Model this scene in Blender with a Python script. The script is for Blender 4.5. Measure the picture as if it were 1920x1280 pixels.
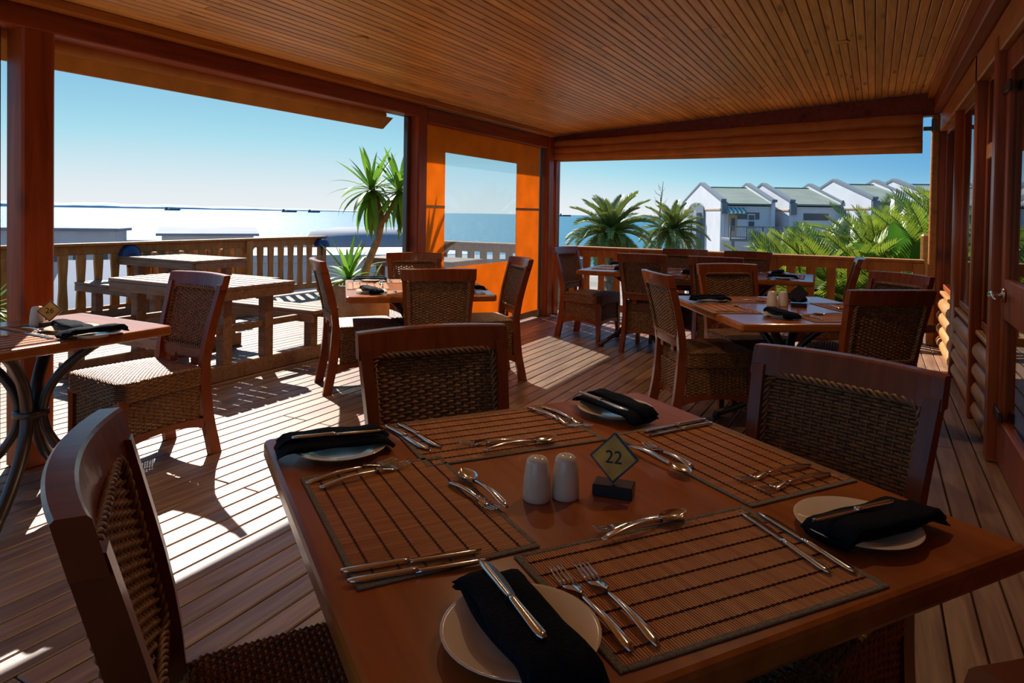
import bpy, math, random
from math import sin, cos, pi, radians, sqrt, atan2, hypot
from mathutils import Vector, Matrix
random.seed(7)
scene = bpy.context.scene
for o in list(bpy.data.objects): bpy.data.objects.remove(o)
col = scene.collection

# ------------------------------------------------------------------ camera, sky, sun, exposure
cd = bpy.data.cameras.new('camera'); cam = bpy.data.objects.new('camera', cd); col.objects.link(cam)
YAW, PITCH, ROLL = radians(28.07), math.atan(25/1275), 0.0162
_f0 = Vector((-sin(YAW), cos(YAW), 0)); _r0 = Vector((cos(YAW), sin(YAW), 0)); _z = Vector((0, 0, 1))
_f = _f0*cos(PITCH) - _z*sin(PITCH); _u1 = _z*cos(PITCH) + _f0*sin(PITCH)
_u = _u1*cos(ROLL) - _r0*sin(ROLL); _r = _r0*cos(ROLL) + _u1*sin(ROLL)
m = Matrix((_r, _u, -_f)).transposed().to_4x4(); m.translation = (0, 0, 1.3)
cam.matrix_world = m
cd.sensor_width = 36; cd.lens = 1275/1920*36; cd.shift_y = -215/1920; cd.clip_start = .05; cd.clip_end = 30000
scene.camera = cam
scene.view_settings.view_transform = 'Standard'; scene.view_settings.look = 'None'
scene.view_settings.gamma = 1; scene.view_settings.use_curve_mapping = False
scene.view_settings.exposure = 0.42

SUN_AZ, SUN_EL = radians(54.5), radians(42)      # azimuth west of +Y
SUN_DIR = Vector((-sin(SUN_AZ)*cos(SUN_EL), cos(SUN_AZ)*cos(SUN_EL), sin(SUN_EL)))
sd = bpy.data.lights.new('sun', 'SUN'); sd.energy = 7.0; sd.angle = radians(.6); sd.color = (1, .95, .87)
so = bpy.data.objects.new('sun', sd); col.objects.link(so)
so.rotation_euler = SUN_DIR.to_track_quat('Z', 'Y').to_euler()

w = bpy.data.worlds.new('sky'); scene.world = w; w.use_nodes = True
nt = w.node_tree; nt.nodes.clear()
def N(t, tree=None, **k):
    n = (tree or nt).nodes.new(t)
    for a, b in k.items(): setattr(n, a, b)
    return n
def L(a, b, tree=None): (tree or nt).links.new(a, b)
def MATH(op, a, b=None, tree=None, clamp=False):
    n = N('ShaderNodeMath', tree, operation=op, use_clamp=clamp)
    for i, v in enumerate((a, b)):
        if v is None: continue
        if isinstance(v, (int, float)): n.inputs[i].default_value = v
        else: L(v, n.inputs[i], tree)
    return n.outputs[0]
tc = N('ShaderNodeTexCoord'); sp = N('ShaderNodeSeparateXYZ'); L(tc.outputs['Generated'], sp.inputs[0])
hx, hy = -sin(SUN_AZ), cos(SUN_AZ)
hd = MATH('ADD', MATH('MULTIPLY', sp.outputs[0], hx), MATH('MULTIPLY', sp.outputs[1], hy))
hl = MATH('SQRT', MATH('ADD', MATH('MULTIPLY', sp.outputs[0], sp.outputs[0]), MATH('MULTIPLY', sp.outputs[1], sp.outputs[1])))
cs = MATH('DIVIDE', hd, MATH('MAXIMUM', hl, .001))                 # cosine of azimuth distance from the sun
t = MATH('MULTIPLY', MATH('SUBTRACT', cs, .45), 1.8, clamp=True)
hs = MATH('ADD', .03, MATH('MULTIPLY', MATH('POWER', t, 1.6), .115))   # haze height
el = MATH('MAXIMUM', sp.outputs[2], 0)
e = MATH('SUBTRACT', 1, MATH('POWER', 2.718, MATH('MULTIPLY', MATH('DIVIDE', MATH('POWER', MATH('DIVIDE', el, hs), 1.5), 1), -1)))
cr = N('ShaderNodeValToRGB'); L(e, cr.inputs[0])
cr.color_ramp.elements[0].color = (.66, .69, .71, 1); cr.color_ramp.elements[1].color = (.105, .32, .56, 1)
k = cr.color_ramp.elements.new(.45); k.color = (.32, .58, .68, 1)
cz = N('ShaderNodeMixRGB'); L(MATH('MULTIPLY', MATH('SUBTRACT', el, .2), 1.6, clamp=True), cz.inputs[0]); L(cr.outputs[0], cz.inputs[1]); cz.inputs[2].default_value = (.065, .20, .46, 1)
bg = N('ShaderNodeBackground'); L(cz.outputs[0], bg.inputs[0]); bg.inputs[1].default_value = .94
wo = N('ShaderNodeOutputWorld'); L(bg.outputs[0], wo.inputs[0])

# ------------------------------------------------------------------ materials
def newmat(name):
    m = bpy.data.materials.new(name); m.use_nodes = True; t = m.node_tree
    return m, t, t.nodes['Principled BSDF']
def noise_coord(t, scale, per_object=True, coord='Object'):
    tc = N('ShaderNodeTexCoord', t); mp = N('ShaderNodeMapping', t); mp.inputs['Scale'].default_value = scale
    L(tc.outputs[coord], mp.inputs[0], t)
    if per_object:
        oi = N('ShaderNodeObjectInfo', t); cm = N('ShaderNodeCombineXYZ', t)
        for i, k in enumerate((91., 57., 33.)): L(MATH('MULTIPLY', oi.outputs['Random'], k, t), cm.inputs[i], t)
        L(cm.outputs[0], mp.inputs['Location'], t)
    return mp.outputs[0]
def wood(name, dark, light, scale=(20, 2, 20), rough=.35, bump=.15, vary=.0, knots=0., coat=0., coord='Object', spec=.3, knot_scale=(7, 2.2, 7)):
    m, t, p = newmat(name)
    v = noise_coord(t, scale, coord=coord)
    n = N('ShaderNodeTexNoise', t); n.inputs['Scale'].default_value = 1.6; n.inputs['Detail'].default_value = 6; n.inputs['Distortion'].default_value = .8
    L(v, n.inputs['Vector'], t)
    r = N('ShaderNodeValToRGB', t); r.color_ramp.elements[0].position = .3; r.color_ramp.elements[1].position = .72
    r.color_ramp.elements[0].color = (*dark, 1); r.color_ramp.elements[1].color = (*light, 1)
    L(n.outputs[0], r.inputs[0], t); c = r.outputs[0]
    if knots:
        kv = noise_coord(t, knot_scale, coord=coord); vo = N('ShaderNodeTexVoronoi', t); vo.inputs['Scale'].default_value = 1.; L(kv, vo.inputs['Vector'], t)
        kr = N('ShaderNodeValToRGB', t); kr.color_ramp.elements[0].position = .06; kr.color_ramp.elements[1].position = .2
        kr.color_ramp.elements[0].color = (knots, knots, knots, 1); kr.color_ramp.elements[1].color = (0, 0, 0, 1); L(vo.outputs['Distance'], kr.inputs[0], t)
        mx = N('ShaderNodeMixRGB', t); L(kr.outputs[0], mx.inputs[0], t); L(c, mx.inputs[1], t); mx.inputs[2].default_value = (dark[0]*.3, dark[1]*.25, dark[2]*.25, 1); c = mx.outputs[0]
    if vary:
        oi = N('ShaderNodeObjectInfo', t); hv = N('ShaderNodeHueSaturation', t)
        L(MATH('ADD', 1-vary/2, MATH('MULTIPLY', oi.outputs['Random'], vary, t), t), hv.inputs['Value'], t); L(c, hv.inputs['Color'], t); c = hv.outputs[0]
    L(c, p.inputs['Base Color'], t)
    p.inputs['Roughness'].default_value = rough; p.inputs['Specular IOR Level'].default_value = spec
    if coat: p.inputs['Coat Weight'].default_value = coat; p.inputs['Coat Roughness'].default_value = .12
    if bump:
        b = N('ShaderNodeBump', t); b.inputs['Strength'].default_value = bump; b.inputs['Distance'].default_value = .004
        L(n.outputs[0], b.inputs['Height'], t); L(b.outputs[0], p.inputs['Normal'], t)
    return m
def plain(name, c, rough=.5, metal=0, var=.0, scale=8, bump=0., trans=0., spec=.5):
    m, t, p = newmat(name)
    p.inputs['Roughness'].default_value = rough; p.inputs['Metallic'].default_value = metal; p.inputs['Specular IOR Level'].default_value = spec
    v = noise_coord(t, (scale,)*3); n = N('ShaderNodeTexNoise', t); n.inputs['Detail'].default_value = 4; n.inputs['Scale'].default_value = 1; L(v, n.inputs['Vector'], t)
    r = N('ShaderNodeValToRGB', t); L(n.outputs[0], r.inputs[0], t)
    r.color_ramp.elements[0].position = .3; r.color_ramp.elements[1].position = .7
    r.color_ramp.elements[0].color = (*[x*(1-var) for x in c], 1); r.color_ramp.elements[1].color = (*[min(1, x*(1+var)) for x in c], 1)
    L(r.outputs[0], p.inputs['Base Color'], t)
    if bump:
        b = N('ShaderNodeBump', t); b.inputs['Strength'].default_value = bump; b.inputs['Distance'].default_value = .01; L(n.outputs[0], b.inputs['Height'], t); L(b.outputs[0], p.inputs['Normal'], t)
    if trans:
        tr = N('ShaderNodeBsdfTranslucent', t); L(r.outputs[0], tr.inputs[0], t); mx = N('ShaderNodeMixShader', t); mx.inputs[0].default_value = trans
        L(p.outputs[0], mx.inputs[1], t); L(tr.outputs[0], mx.inputs[2], t); L(mx.outputs[0], t.nodes['Material Output'].inputs[0], t)
    return m
def glassmat(name, tint, ior=1.5, milk=0., milkc=(.7, .8, .85)):
    m, t, p = newmat(name); t.nodes.remove(p)
    tr = N('ShaderNodeBsdfTransparent', t); tr.inputs[0].default_value = (*tint, 1)
    gl = N('ShaderNodeBsdfGlossy', t); gl.inputs['Roughness'].default_value = .01
    fr = N('ShaderNodeFresnel', t); ge = N('ShaderNodeNewGeometry', t)   # same reflectance from either side of the pane
    L(MATH('ADD', ior, MATH('MULTIPLY', ge.outputs['Backfacing'], 1/ior-ior, t), t), fr.inputs[0], t)
    mx = N('ShaderNodeMixShader', t); L(fr.outputs[0], mx.inputs[0], t); L(tr.outputs[0], mx.inputs[1], t); L(gl.outputs[0], mx.inputs[2], t); out = mx.outputs[0]
    if milk:
        d = N('ShaderNodeBsdfTranslucent', t); d.inputs[0].default_value = (*milkc, 1); m2 = N('ShaderNodeMixShader', t); m2.inputs[0].default_value = milk
        L(out, m2.inputs[1], t); L(d.outputs[0], m2.inputs[2], t); out = m2.outputs[0]
    L(out, t.nodes['Material Output'].inputs[0], t); return m

M = {}
M['deck'] = wood('deck_boards', (.16, .070, .040), (.33, .185, .100), (18, 1.3, 18), rough=.40, bump=.25, vary=.5, spec=.6)
M['ceil'] = wood('pine_ceiling', (.64, .31, .075), (.90, .55, .18), (26, 1.2, 26), rough=.38, bump=.12, vary=.35, knots=.85, knot_scale=(9, 1.7, 9))
M['post'] = wood('red_timber', (.24, .045, .010), (.40, .088, .018), (14, 14, 1.1), rough=.4, bump=.2, knots=.7, knot_scale=(3, 3, 2))
M['beam'] = wood('red_beam', (.20, .036, .008), (.34, .072, .015), (14, 1.1, 14), rough=.42, bump=.2, knots=.5, knot_scale=(4, 1.2, 4))
M['trimwood'] = wood('orange_timber', (.38, .13, .02), (.56, .22, .04), (14, 1.2, 14), rough=.4, bump=.15, knots=.6, knot_scale=(5, 1.3, 5))
M['log'] = wood('pine_log', (.36, .15, .04), (.55, .27, .09), (12, 1.1, 12), rough=.45, bump=.25, vary=.2)
M['rail'] = wood('rail_timber', (.29, .115, .022), (.46, .21, .05), (10, 10, 2.5), rough=.5, bump=.25, vary=.25)
M['chair'] = wood('chair_timber', (.15, .026, .0055), (.25, .052, .010), (16, 3, 3), rough=.33, bump=.08, coat=.25)
M['table'] = wood('table_top_timber', (.27, .062, .010), (.42, .118, .020), (9, 1.1, 9), rough=.25, bump=.06, coat=.15)
M['picnic'] = wood('weathered_timber', (.18, .09, .048), (.30, .17, .095), (3, 18, 18), rough=.5, bump=.3, vary=.3)
M['rattan'] = plain('woven_rattan', (.23, .094, .028), rough=.42, var=.5, scale=60)
M['braid'] = plain('braided_rattan', (.25, .11, .038), rough=.4, var=.4, scale=50)
M['iron'] = plain('brown_iron', (.045, .022, .014), rough=.35, var=.3, scale=10, spec=.6)
M['steel'] = plain('polished_steel', (.78, .75, .70), rough=.16, metal=1)
M['china'] = plain('cream_china', (.80, .63, .46), rough=.14, var=.03)
M['napkin'] = plain('black_navy_cloth', (.004, .005, .011), rough=.9, var=.4, scale=220, bump=.4, spec=.12)
M['mat'] = wood('bamboo_slats', (.44, .135, .030), (.66, .27, .065), (60, 3, 3), rough=.45, bump=.0)
M['thread'] = plain('mat_thread', (.10, .03, .014), rough=.8, var=.3)
M['binding'] = plain('mat_binding', (.20, .15, .10), rough=.9, var=.3, scale=200, bump=.4)
M['black'] = plain('black_lacquer', (.02, .014, .014), rough=.25)
M['brass'] = plain('brass_plate', (.72, .39, .06), rough=.4, spec=.2, var=.2, scale=30)
M['ink'] = plain('black_ink', (.01, .01, .01), rough=.6)
M['canvas'] = plain('tan_canvas', (.80, .44, .14), rough=.85, var=.12, scale=6, bump=.2, trans=.55)
M['orange'] = plain('orange_canvas', (.86, .36, .045), rough=.85, var=.08, scale=5, bump=.1, trans=.62)
M['vinyl'] = glassmat('clear_vinyl', (.86, .92, .94), 1.3, milk=.035)
M['glass'] = glassmat('window_glass', (.85, .88, .86), 1.6)
M['rod'] = plain('grey_metal_channel', (.16, .15, .13), rough=.4, metal=.6)
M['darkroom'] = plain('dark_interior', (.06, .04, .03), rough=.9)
M['leaf'] = plain('yucca_leaf', (.17, .36, .035), rough=.38, var=.35, scale=3, trans=.4)
M['palm'] = plain('palm_leaf', (.14, .18, .035), rough=.45, var=.4, scale=1.5, trans=.25)
M['lush'] = plain('lush_leaf', (.20, .265, .025), rough=.4, var=.5, scale=1.2, trans=.4)
M['paddle'] = plain('paddle_leaf', (.07, .20, .02), rough=.35, var=.35, scale=1.5, trans=.35)
M['bark'] = plain('palm_bark', (.17, .10, .055), rough=.9, var=.5, scale=6, bump=.8)
M['stem'] = plain('yucca_stem', (.30, .21, .11), rough=.85, var=.4, scale=14, bump=.6)
M['clay'] = plain('tan_clay', (.40, .23, .10), rough=.85, var=.25, scale=9, bump=.3)
M['shell'] = plain('pale_shell', (.62, .52, .42), rough=.5, var=.35, scale=20)
M['white'] = plain('white_plaster', (.56, .58, .62), rough=.9, var=.06, scale=.6)
M['green'] = plain('grey_green_roof', (.15, .19, .16), rough=.8, var=.15, scale=.8, bump=.2)
M['slate'] = plain('blue_grey_trim', (.13, .16, .19), rough=.6, var=.1)
M['ochre'] = plain('ochre_band', (.45, .30, .17), rough=.8)
M['wglass'] = plain('dark_pane', (.05, .06, .075), rough=.08)
M['bluegrey'] = plain('blue_grey_roof', (.19, .215, .27), rough=.8, var=.15, scale=.4)
M['palegrey'] = plain('pale_grey_wall', (.52, .48, .49), rough=.9, var=.1, scale=.5)
M['blue'] = plain('blue_band', (.07, .12, .5), rough=.6)
M['teal'] = plain('teal_canvas', (.10, .28, .27), rough=.8)
M['cream'] = plain('cream_canvas', (.75, .75, .68), rough=.8)
M['ship'] = plain('ship_hull', (.10, .12, .15), rough=.7)
M['hill'] = plain('far_hills', (.58, .66, .74), rough=1, var=.15, scale=.002)  # pale haze of the distance is put into this colour
M['ground'] = plain('sandy_ground', (.24, .21, .18), rough=.95, var=.3, scale=.15, bump=.3)
M['lampglow'] = None
def glow(name, c, s):
    m, t, p = newmat(name); p.inputs['Base Color'].default_value = (*c, 1); p.inputs['Emission Color'].default_value = (*c, 1); p.inputs['Emission Strength'].default_value = s; return m
M['lampglow'] = glow('downlight_bulb', (1, .78, .45), 2.5)
# sea: rippled water
ms, t, p = newmat('sea_water'); M['sea'] = ms
p.inputs['Base Color'].default_value = (.012, .13, .20, 1); p.inputs['Roughness'].default_value = .34; p.inputs['Specular IOR Level'].default_value = .5; p.inputs['IOR'].default_value = 1.33
v = noise_coord(t, (1, 1, 1), False); n1 = N('ShaderNodeTexNoise', t); n1.inputs['Scale'].default_value = .22; n1.inputs['Detail'].default_value = 5; n1.inputs['Roughness'].default_value = .6; L(v, n1.inputs['Vector'], t)
b = N('ShaderNodeBump', t); b.inputs['Strength'].default_value = .8; b.inputs['Distance'].default_value = 1.3; L(n1.outputs[0], b.inputs['Height'], t); L(b.outputs[0], p.inputs['Normal'], t)

# ------------------------------------------------------------------ mesh helpers
class MB:
    def __init__(s): s.v = []; s.f = []
    def add(s, vs, fs):
        k = len(s.v); s.v += [tuple(q) for q in vs]; s.f += [tuple(i+k for i in f) for f in fs]
    def box(s, c, d, b=0., R=None):
        """chamfered box, centre c, full size d, rotation matrix R"""
        hx, hy, hz = d[0]/2, d[1]/2, d[2]/2; b = min(b, hx*.9, hy*.9, hz*.9)
        if b <= 0:
            vs = [(x*hx, y*hy, z*hz) for x in (-1, 1) for y in (-1, 1) for z in (-1, 1)]
            fs = [(0, 1, 3, 2), (4, 6, 7, 5), (0, 4, 5, 1), (2, 3, 7, 6), (0, 2, 6, 4), (1, 5, 7, 3)]
        else:
            vs = []; ix = {}
            for x in (-1, 1):
                for y in (-1, 1):
                    for z in (-1, 1):
                        for a in range(3):
                            q = [x*(hx-b), y*(hy-b), z*(hz-b)]; q[a] += (x, y, z)[a]*b; ix[x, y, z, a] = len(vs); vs.append(q)
            fs = []
            for a in range(3):
                o1, o2 = [(1, 2), (0, 2), (0, 1)][a]
                for sgn in (-1, 1):
                    def g(p, q, a=a, o1=o1, o2=o2, sgn=sgn, ax=None):
                        c = [0, 0, 0]; c[a] = sgn; c[o1] = p; c[o2] = q; return ix[c[0], c[1], c[2], a]
                    q = [g(-1, -1), g(1, -1), g(1, 1), g(-1, 1)]; fs.append(q if (sgn > 0) ^ (a == 1) else q[::-1])
            for a in range(3):
                o1, o2 = [(1, 2), (0, 2), (0, 1)][a]
                for p in (-1, 1):
                    for q in (-1, 1):
                        def g(e, ax):
                            c = [0, 0, 0]; c[a] = e; c[o1] = p; c[o2] = q; return ix[c[0], c[1], c[2], ax]
                        f = [g(-1, o1), g(1, o1), g(1, o2), g(-1, o2)]; fs.append(f)
            for x in (-1, 1):
                for y in (-1, 1):
                    for z in (-1, 1): fs.append([ix[x, y, z, a] for a in range(3)])
            # orient outward
            F2 = []
            for f in fs:
                a, b_, c_ = [Vector(vs[i]) for i in f[:3]]; nrm = (b_-a).cross(c_-a); cen = sum((Vector(vs[i]) for i in f), Vector())/len(f)
                F2.append(f if nrm.dot(cen) > 0 else f[::-1])
            fs = F2
        if R is not None: vs = [R @ Vector(q) for q in vs]
        s.add([(q[0]+c[0], q[1]+c[1], q[2]+c[2]) for q in vs], fs); return s
    def loft(s, rings, closed=True, cap=True):
        n = len(rings[0]); vs = [q for r in rings for q in r]; fs = []
        for i in range(len(rings)-1):
            for j in range(n if closed else n-1):
                a = i*n+j; b = i*n+(j+1) % n; fs.append((a, b, b+n, a+n))
        if cap and closed: fs.append(tuple(range(n))[::-1]); fs.append(tuple((len(rings)-1)*n+j for j in range(n)))
        s.add(vs, fs); return s
    def tube(s, pts, r, n=6, cap=True, loop=False, flat=(1, 1), ref=None):
        P = [Vector(q) for q in pts]; m = len(P); rings = []; nrm = None
        for i in range(m):
            if loop: tg = P[(i+1) % m]-P[i-1]
            else: tg = P[min(i+1, m-1)]-P[max(i-1, 0)]
            if tg.length < 1e-9: tg = Vector((0, 0, 1))
            tg.normalize()
            if ref is not None: nrm = Vector(ref)
            elif nrm is None: nrm = Vector((0, 0, 1)) if abs(tg.z) < .9 else Vector((1, 0, 0))
            nrm = nrm - tg*nrm.dot(tg)
            if nrm.length < 1e-6: nrm = tg.orthogonal()
            nrm.normalize(); bi = tg.cross(nrm); rr = r[i] if hasattr(r, '__len__') else r
            rings.append([P[i]+nrm*(cos(2*pi*j/n)*rr*flat[0])+bi*(sin(2*pi*j/n)*rr*flat[1]) for j in range(n)])
        if loop: rings.append(rings[0]); cap = False
        return s.loft(rings, True, cap)
    def lathe(s, prof, n=24, c=(0, 0, 0)):
        rings = [[(c[0]+r*cos(2*pi*j/n), c[1]+r*sin(2*pi*j/n), c[2]+z) for j in range(n)] for r, z in prof]
        return s.loft(rings, True, prof[0][0] > 1e-6 and prof[-1][0] > 1e-6)
    def prism(s, poly, a, b):
        """polygon of 3D points extruded by vector from offset a to offset b"""
        a = Vector(a); b = Vector(b); return s.loft([[Vector(q)+a for q in poly], [Vector(q)+b for q in poly]])
    def mesh(s, name, mat, smooth=False):
        me = bpy.data.meshes.new(name); me.from_pydata(s.v, [], s.f); me.update()
        if mat is not None: me.materials.append(mat)
        if smooth: me.polygons.foreach_set('use_smooth', [True]*len(me.polygons))
        return me
    def build(s, name, mat, parent=None, smooth=False, kind=None, label=None):
        return obj(name, s.mesh(name, mat, smooth), parent, kind, label)
def obj(name, data, parent=None, kind=None, label=None, loc=None, rot=None):
    o = bpy.data.objects.new(name, data); col.objects.link(o)
    if parent is not None: o.parent = parent
    if kind: o['kind'] = kind
    if label: o['label'] = label
    if loc is not None: o.location = loc
    if rot is not None: o.rotation_euler = rot
    return o
def thing(name, label, cat, loc=(0, 0, 0), rz=0, group=None):
    o = bpy.data.objects.new(name, None); o.empty_display_size = .1; col.objects.link(o)
    o.location = loc; o.rotation_euler = (0, 0, rz); o['label'] = label; o['category'] = cat
    if group: o['group'] = group
    return o
def struct(name, mb, mat, label=None, cat=None, smooth=False):
    o = mb.build(name, mat, None, smooth, 'structure')
    if label: o['label'] = label
    if cat: o['category'] = cat
    return o
def dup(root, label, loc, rz=0, group=None):
    kids = [c for c in bpy.data.objects if c.parent == root]
    r = root.copy(); col.objects.link(r); r.location = loc; r.rotation_euler = (0, 0, rz); r['label'] = label
    if group: r['group'] = group
    for c in kids:
        d = c.copy(); col.objects.link(d); d.parent = r
        for g in [q for q in bpy.data.objects if q.parent == c]:
            h = g.copy(); col.objects.link(h); h.parent = d
    return r
def A(d): return radians(d-90)     # facing angle (deg from +X) -> rotation for things whose front is local +Y

# ------------------------------------------------------------------ setting: floor, roof, ceiling
CEIL = lambda x: 2.31+(x+3.7)*.066
g = MB()
g.add([(-95, -40, -6), (40, -40, -6), (70, 95, -6), (-30, 78, -6), (-70, 50, -6)], [(0, 1, 2, 3, 4)])
struct('ground', g, M['ground'], 'sandy grey yard and lawn below the raised deck', 'ground')
g = MB(); g.add([(-9000, -4000, -9), (6000, -4000, -9), (6000, 9000, -9), (-9000, 9000, -9)], [(0, 1, 2, 3)])
struct('sea', g, M['sea'], 'open blue sea glinting under the sun out to the horizon', 'sea')
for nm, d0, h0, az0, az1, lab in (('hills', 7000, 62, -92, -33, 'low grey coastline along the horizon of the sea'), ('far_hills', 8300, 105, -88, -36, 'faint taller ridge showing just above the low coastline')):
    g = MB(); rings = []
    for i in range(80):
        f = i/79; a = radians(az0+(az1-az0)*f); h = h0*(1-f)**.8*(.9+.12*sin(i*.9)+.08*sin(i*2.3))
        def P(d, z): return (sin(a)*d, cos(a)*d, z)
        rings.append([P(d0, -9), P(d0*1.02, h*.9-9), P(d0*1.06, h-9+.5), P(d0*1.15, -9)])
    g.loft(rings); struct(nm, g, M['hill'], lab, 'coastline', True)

fl = obj('floor', None, None, 'structure'); fl['label'] = 'brown timber deck of long parallel boards'; 
g = MB(); g.box((-3.6, 3.2, -.16), (9.2, 11.4, .12)); g.build('underdeck', M['darkroom'], fl)
meshes = {}
def plank_mesh(L_, wd, th, mat, key, b):
    k = (round(L_, 2), key)
    if k not in meshes: meshes[k] = MB().box((0, 0, 0), (wd, L_, th), b).mesh(key, mat)
    return meshes[k]
x = -8.02
while x < .66:
    cuts = [-1.6, random.choice((1.0, 2.2, 3.1)), random.choice((4.6, 5.6, 6.4)), 8.42] if random.random() < .7 else [-1.6, random.choice((2.8, 4.2, 5.1)), 8.42]
    for a, b in zip(cuts, cuts[1:]):
        obj('plank', plank_mesh(b-a-.004, .0935, .028, M['deck'], 'deck_plank', .004), fl, loc=(x, (a+b)/2, -.014+random.uniform(-.0012, .0)))
    x += .1
ce = obj('ceiling', None, None, 'structure'); ce['label'] = 'varnished knotty pine boards on the sloping veranda ceiling'
sl = math.atan(.066)
x = -3.62; Rc = Matrix.Rotation(-sl, 3, 'Y')
while x < .47:
    j = random.choice((1.2, 2.4, 3.4, 4.4)); cuts = [-1.8, j, j+random.choice((2.2, 2.8, 3.4)), 8.06]
    for a, b in zip(cuts, cuts[1:]):
        if b-a < .1: continue
        obj('board', plank_mesh(b-a-.003, .0535, .014, M['ceil'], 'ceiling_board', .0045), ce, loc=(x, (a+b)/2, CEIL(x)+.007), rot=(0, -sl, 0))
    x += .0575
g = MB(); g.prism([(-4.2, 0, CEIL(-4.2)+.016), (1.6, 0, CEIL(1.6)+.016), (1.6, 0, CEIL(1.6)+.22), (-4.2, 0, CEIL(-4.2)+.22)], (0, -1.9, 0), (0, 8.5, 0))
struct('roof', g, M['darkroom'], 'solid veranda roof above the pine ceiling', 'roof')

def beam(name, a, b, wd, h, mat, label, cat='beam', bev=.008):
    a = Vector(a); b = Vector(b); d = b-a; R = d.to_track_quat('Y', 'Z').to_matrix()
    o = MB().box((0, 0, 0), (wd, d.length, h), bev, R).build(name, mat); o.location = (a+b)/2
    o['label'] = label; o['category'] = cat; return o
beam('header_beam', (-3.72, -1.7, 2.235), (-3.72, 5.03, 2.235), .16, .15, M['beam'], 'dark red header beam over the wide open sea-view bay')
beam('header_beam', (-3.72, 5.17, 2.195), (-3.72, 7.78, 2.195), .14, .14, M['beam'], 'short dark red header beam above the lowered orange blind')
beam('cornice_strip', (-3.60, -1.7, 2.293), (-3.60, 7.8, 2.293), .07, .055, M['trimwood'], 'orange timber strip where ceiling meets the sea-side header', 'trim')
MBw = MB(); MBw.prism([(-3.7, 0, 2.2), (.5, 0, 2.36), (.5, 0, 2.585), (-3.7, 0, 2.305)], (0, 8.06, 0), (0, 8.2, 0))
o = MBw.build('header_beam', M['beam']); o['label'] = 'dark header beam above the rolled blind facing the houses'; o['category'] = 'beam'
beam('wall_plate_beam', (.56, -1.8, 2.50), (.56, 8.3, 2.50), .13, .2, M['beam'], 'long red beam along the top of the log building front')
beam('cornice_strip', (.47, -1.8, 2.552), (.47, 8.05, 2.552), .06, .055, M['trimwood'], 'orange timber strip where ceiling meets the log building', 'trim')
beam('lintel_board', (.60, -1.8, 2.30), (.60, 8.2, 2.30), .07, .18, M['trimwood'], 'orange lintel board above the glazed doors and windows')

def post(x, y, wx, wy, z1, label, mat=None, name='timber_post'):
    o = MB().box((0, 0, z1/2), (wx, wy, z1), .01).build(name, mat or M['post']); o.location = (x, y, 0); o['label'] = label; o['category'] = 'post'; return o
post(-3.72, 1.865, .15, .15, 2.31, 'thick red timber post beside the table with sign 26')
post(-3.72, 5.10, .14, .14, 2.31, 'red timber post between the open sea bay and the orange blind')
post(-3.72, 7.88, .15, .15, 2.31, 'red timber corner post where the two open sides meet')
post(-3.70, 8.10, .10, .14, 2.25, 'narrow brown timber post against the corner post at the rail end')
post(.535, 8.30, .07, .10, 2.4, 'sunlit orange post at the far end of the log building', M['trimwood'])
for y, dx, lab in ((1.72, -.02, 'grey metal blind channel on the post by table 26'), (5.0, -.02, 'grey metal blind channel on the post right of the sea view'), (7.74, .0, 'green-grey metal blind channel beside the corner post')):
    o = MB().box((0, 0, 1.08), (.05, .045, 2.16), .006).build('blind_channel', M['rod']); o.location = (-3.74+dx, y, 0); o['label'] = lab; o['category'] = 'channel'

# ------------------------------------------------------------------ log building front (right)
wr = obj('wall_right', None, None, 'structure'); wr['label'] = 'log cabin wall with rounded logs below its windows'
def wbox(n, x0, x1, y0, y1, z0, z1, mat=None, b=0., par=None): return MB().box(((x0+x1)/2, (y0+y1)/2, (z0+z1)/2), (x1-x0, y1-y0, z1-z0), b).build(n, mat or M['darkroom'], par or wr)
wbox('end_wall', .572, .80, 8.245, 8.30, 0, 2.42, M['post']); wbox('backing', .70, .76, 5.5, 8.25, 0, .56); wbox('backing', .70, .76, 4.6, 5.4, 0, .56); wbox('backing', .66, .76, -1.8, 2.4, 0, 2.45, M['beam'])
for (y0, y1) in ((6.83, 8.24), (5.43, 6.66), (4.58, 5.34)):
    for i in range(4):
        z = .075+i*.127; pts = [(0, y, 0) for y in (y0, y0+.02, y1-.03, y1)]
        MB().tube([(q[0], q[1], q[2]) for q in pts], [.052, .066, .066, .045], 14).build('log', M['log'], wr, True).location = (.642, 0, z)
    MB().box((0, (y0+y1)/2, 0), (.13, y1-y0, .03), .006).build('sill', M['log'], wr).location = (.66, 0, .575)
rl = MB().lathe([(0, 0), (.102, 0), (.102, 2.42), (0, 2.42)], 24).build('log_post', M['post'], wr, True, None, 'round dark red log post in front of the log wall'); rl.location = (.672, 6.74, 0)
o = post(.60, 5.39, .07, .085, 2.45, 'square red post between the small paned window and the round log post', None, 'square_post'); o.parent = wr; del o['category']
def window(name, y0, y1, z0, z1, split=None, lab=''):
    w_ = obj(name, None, None, 'structure'); w_['label'] = lab; f = .055
    for (a, b, c, d) in ((y0, y1, z0, z0+f), (y0, y1, z1-f, z1), (y0, y0+f, z0+f, z1-f), (y1-f, y1, z0+f, z1-f)): wbox('frame', .625, .685, a, b, c, d, M['post'], .006, w_)
    if split: wbox('transom', .62, .685, y0+f, y1-f, split-.05, split+.05, M['trimwood'], .006, w_)
    wbox('pane', .629, .633, y0+f, y1-f, z0+f, z1-f, M['glass'], 0, w_); return w_
window('window_1', 6.84, 8.22, .6, 2.22, None, 'tall end window above the sunlit logs')
window('window_2', 5.44, 6.66, .6, 2.22, None, 'window behind the round log post')
window('window_3', 4.58, 5.34, .6, 2.24, 1.74, 'window with a small upper pane beside the glass door')
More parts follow.
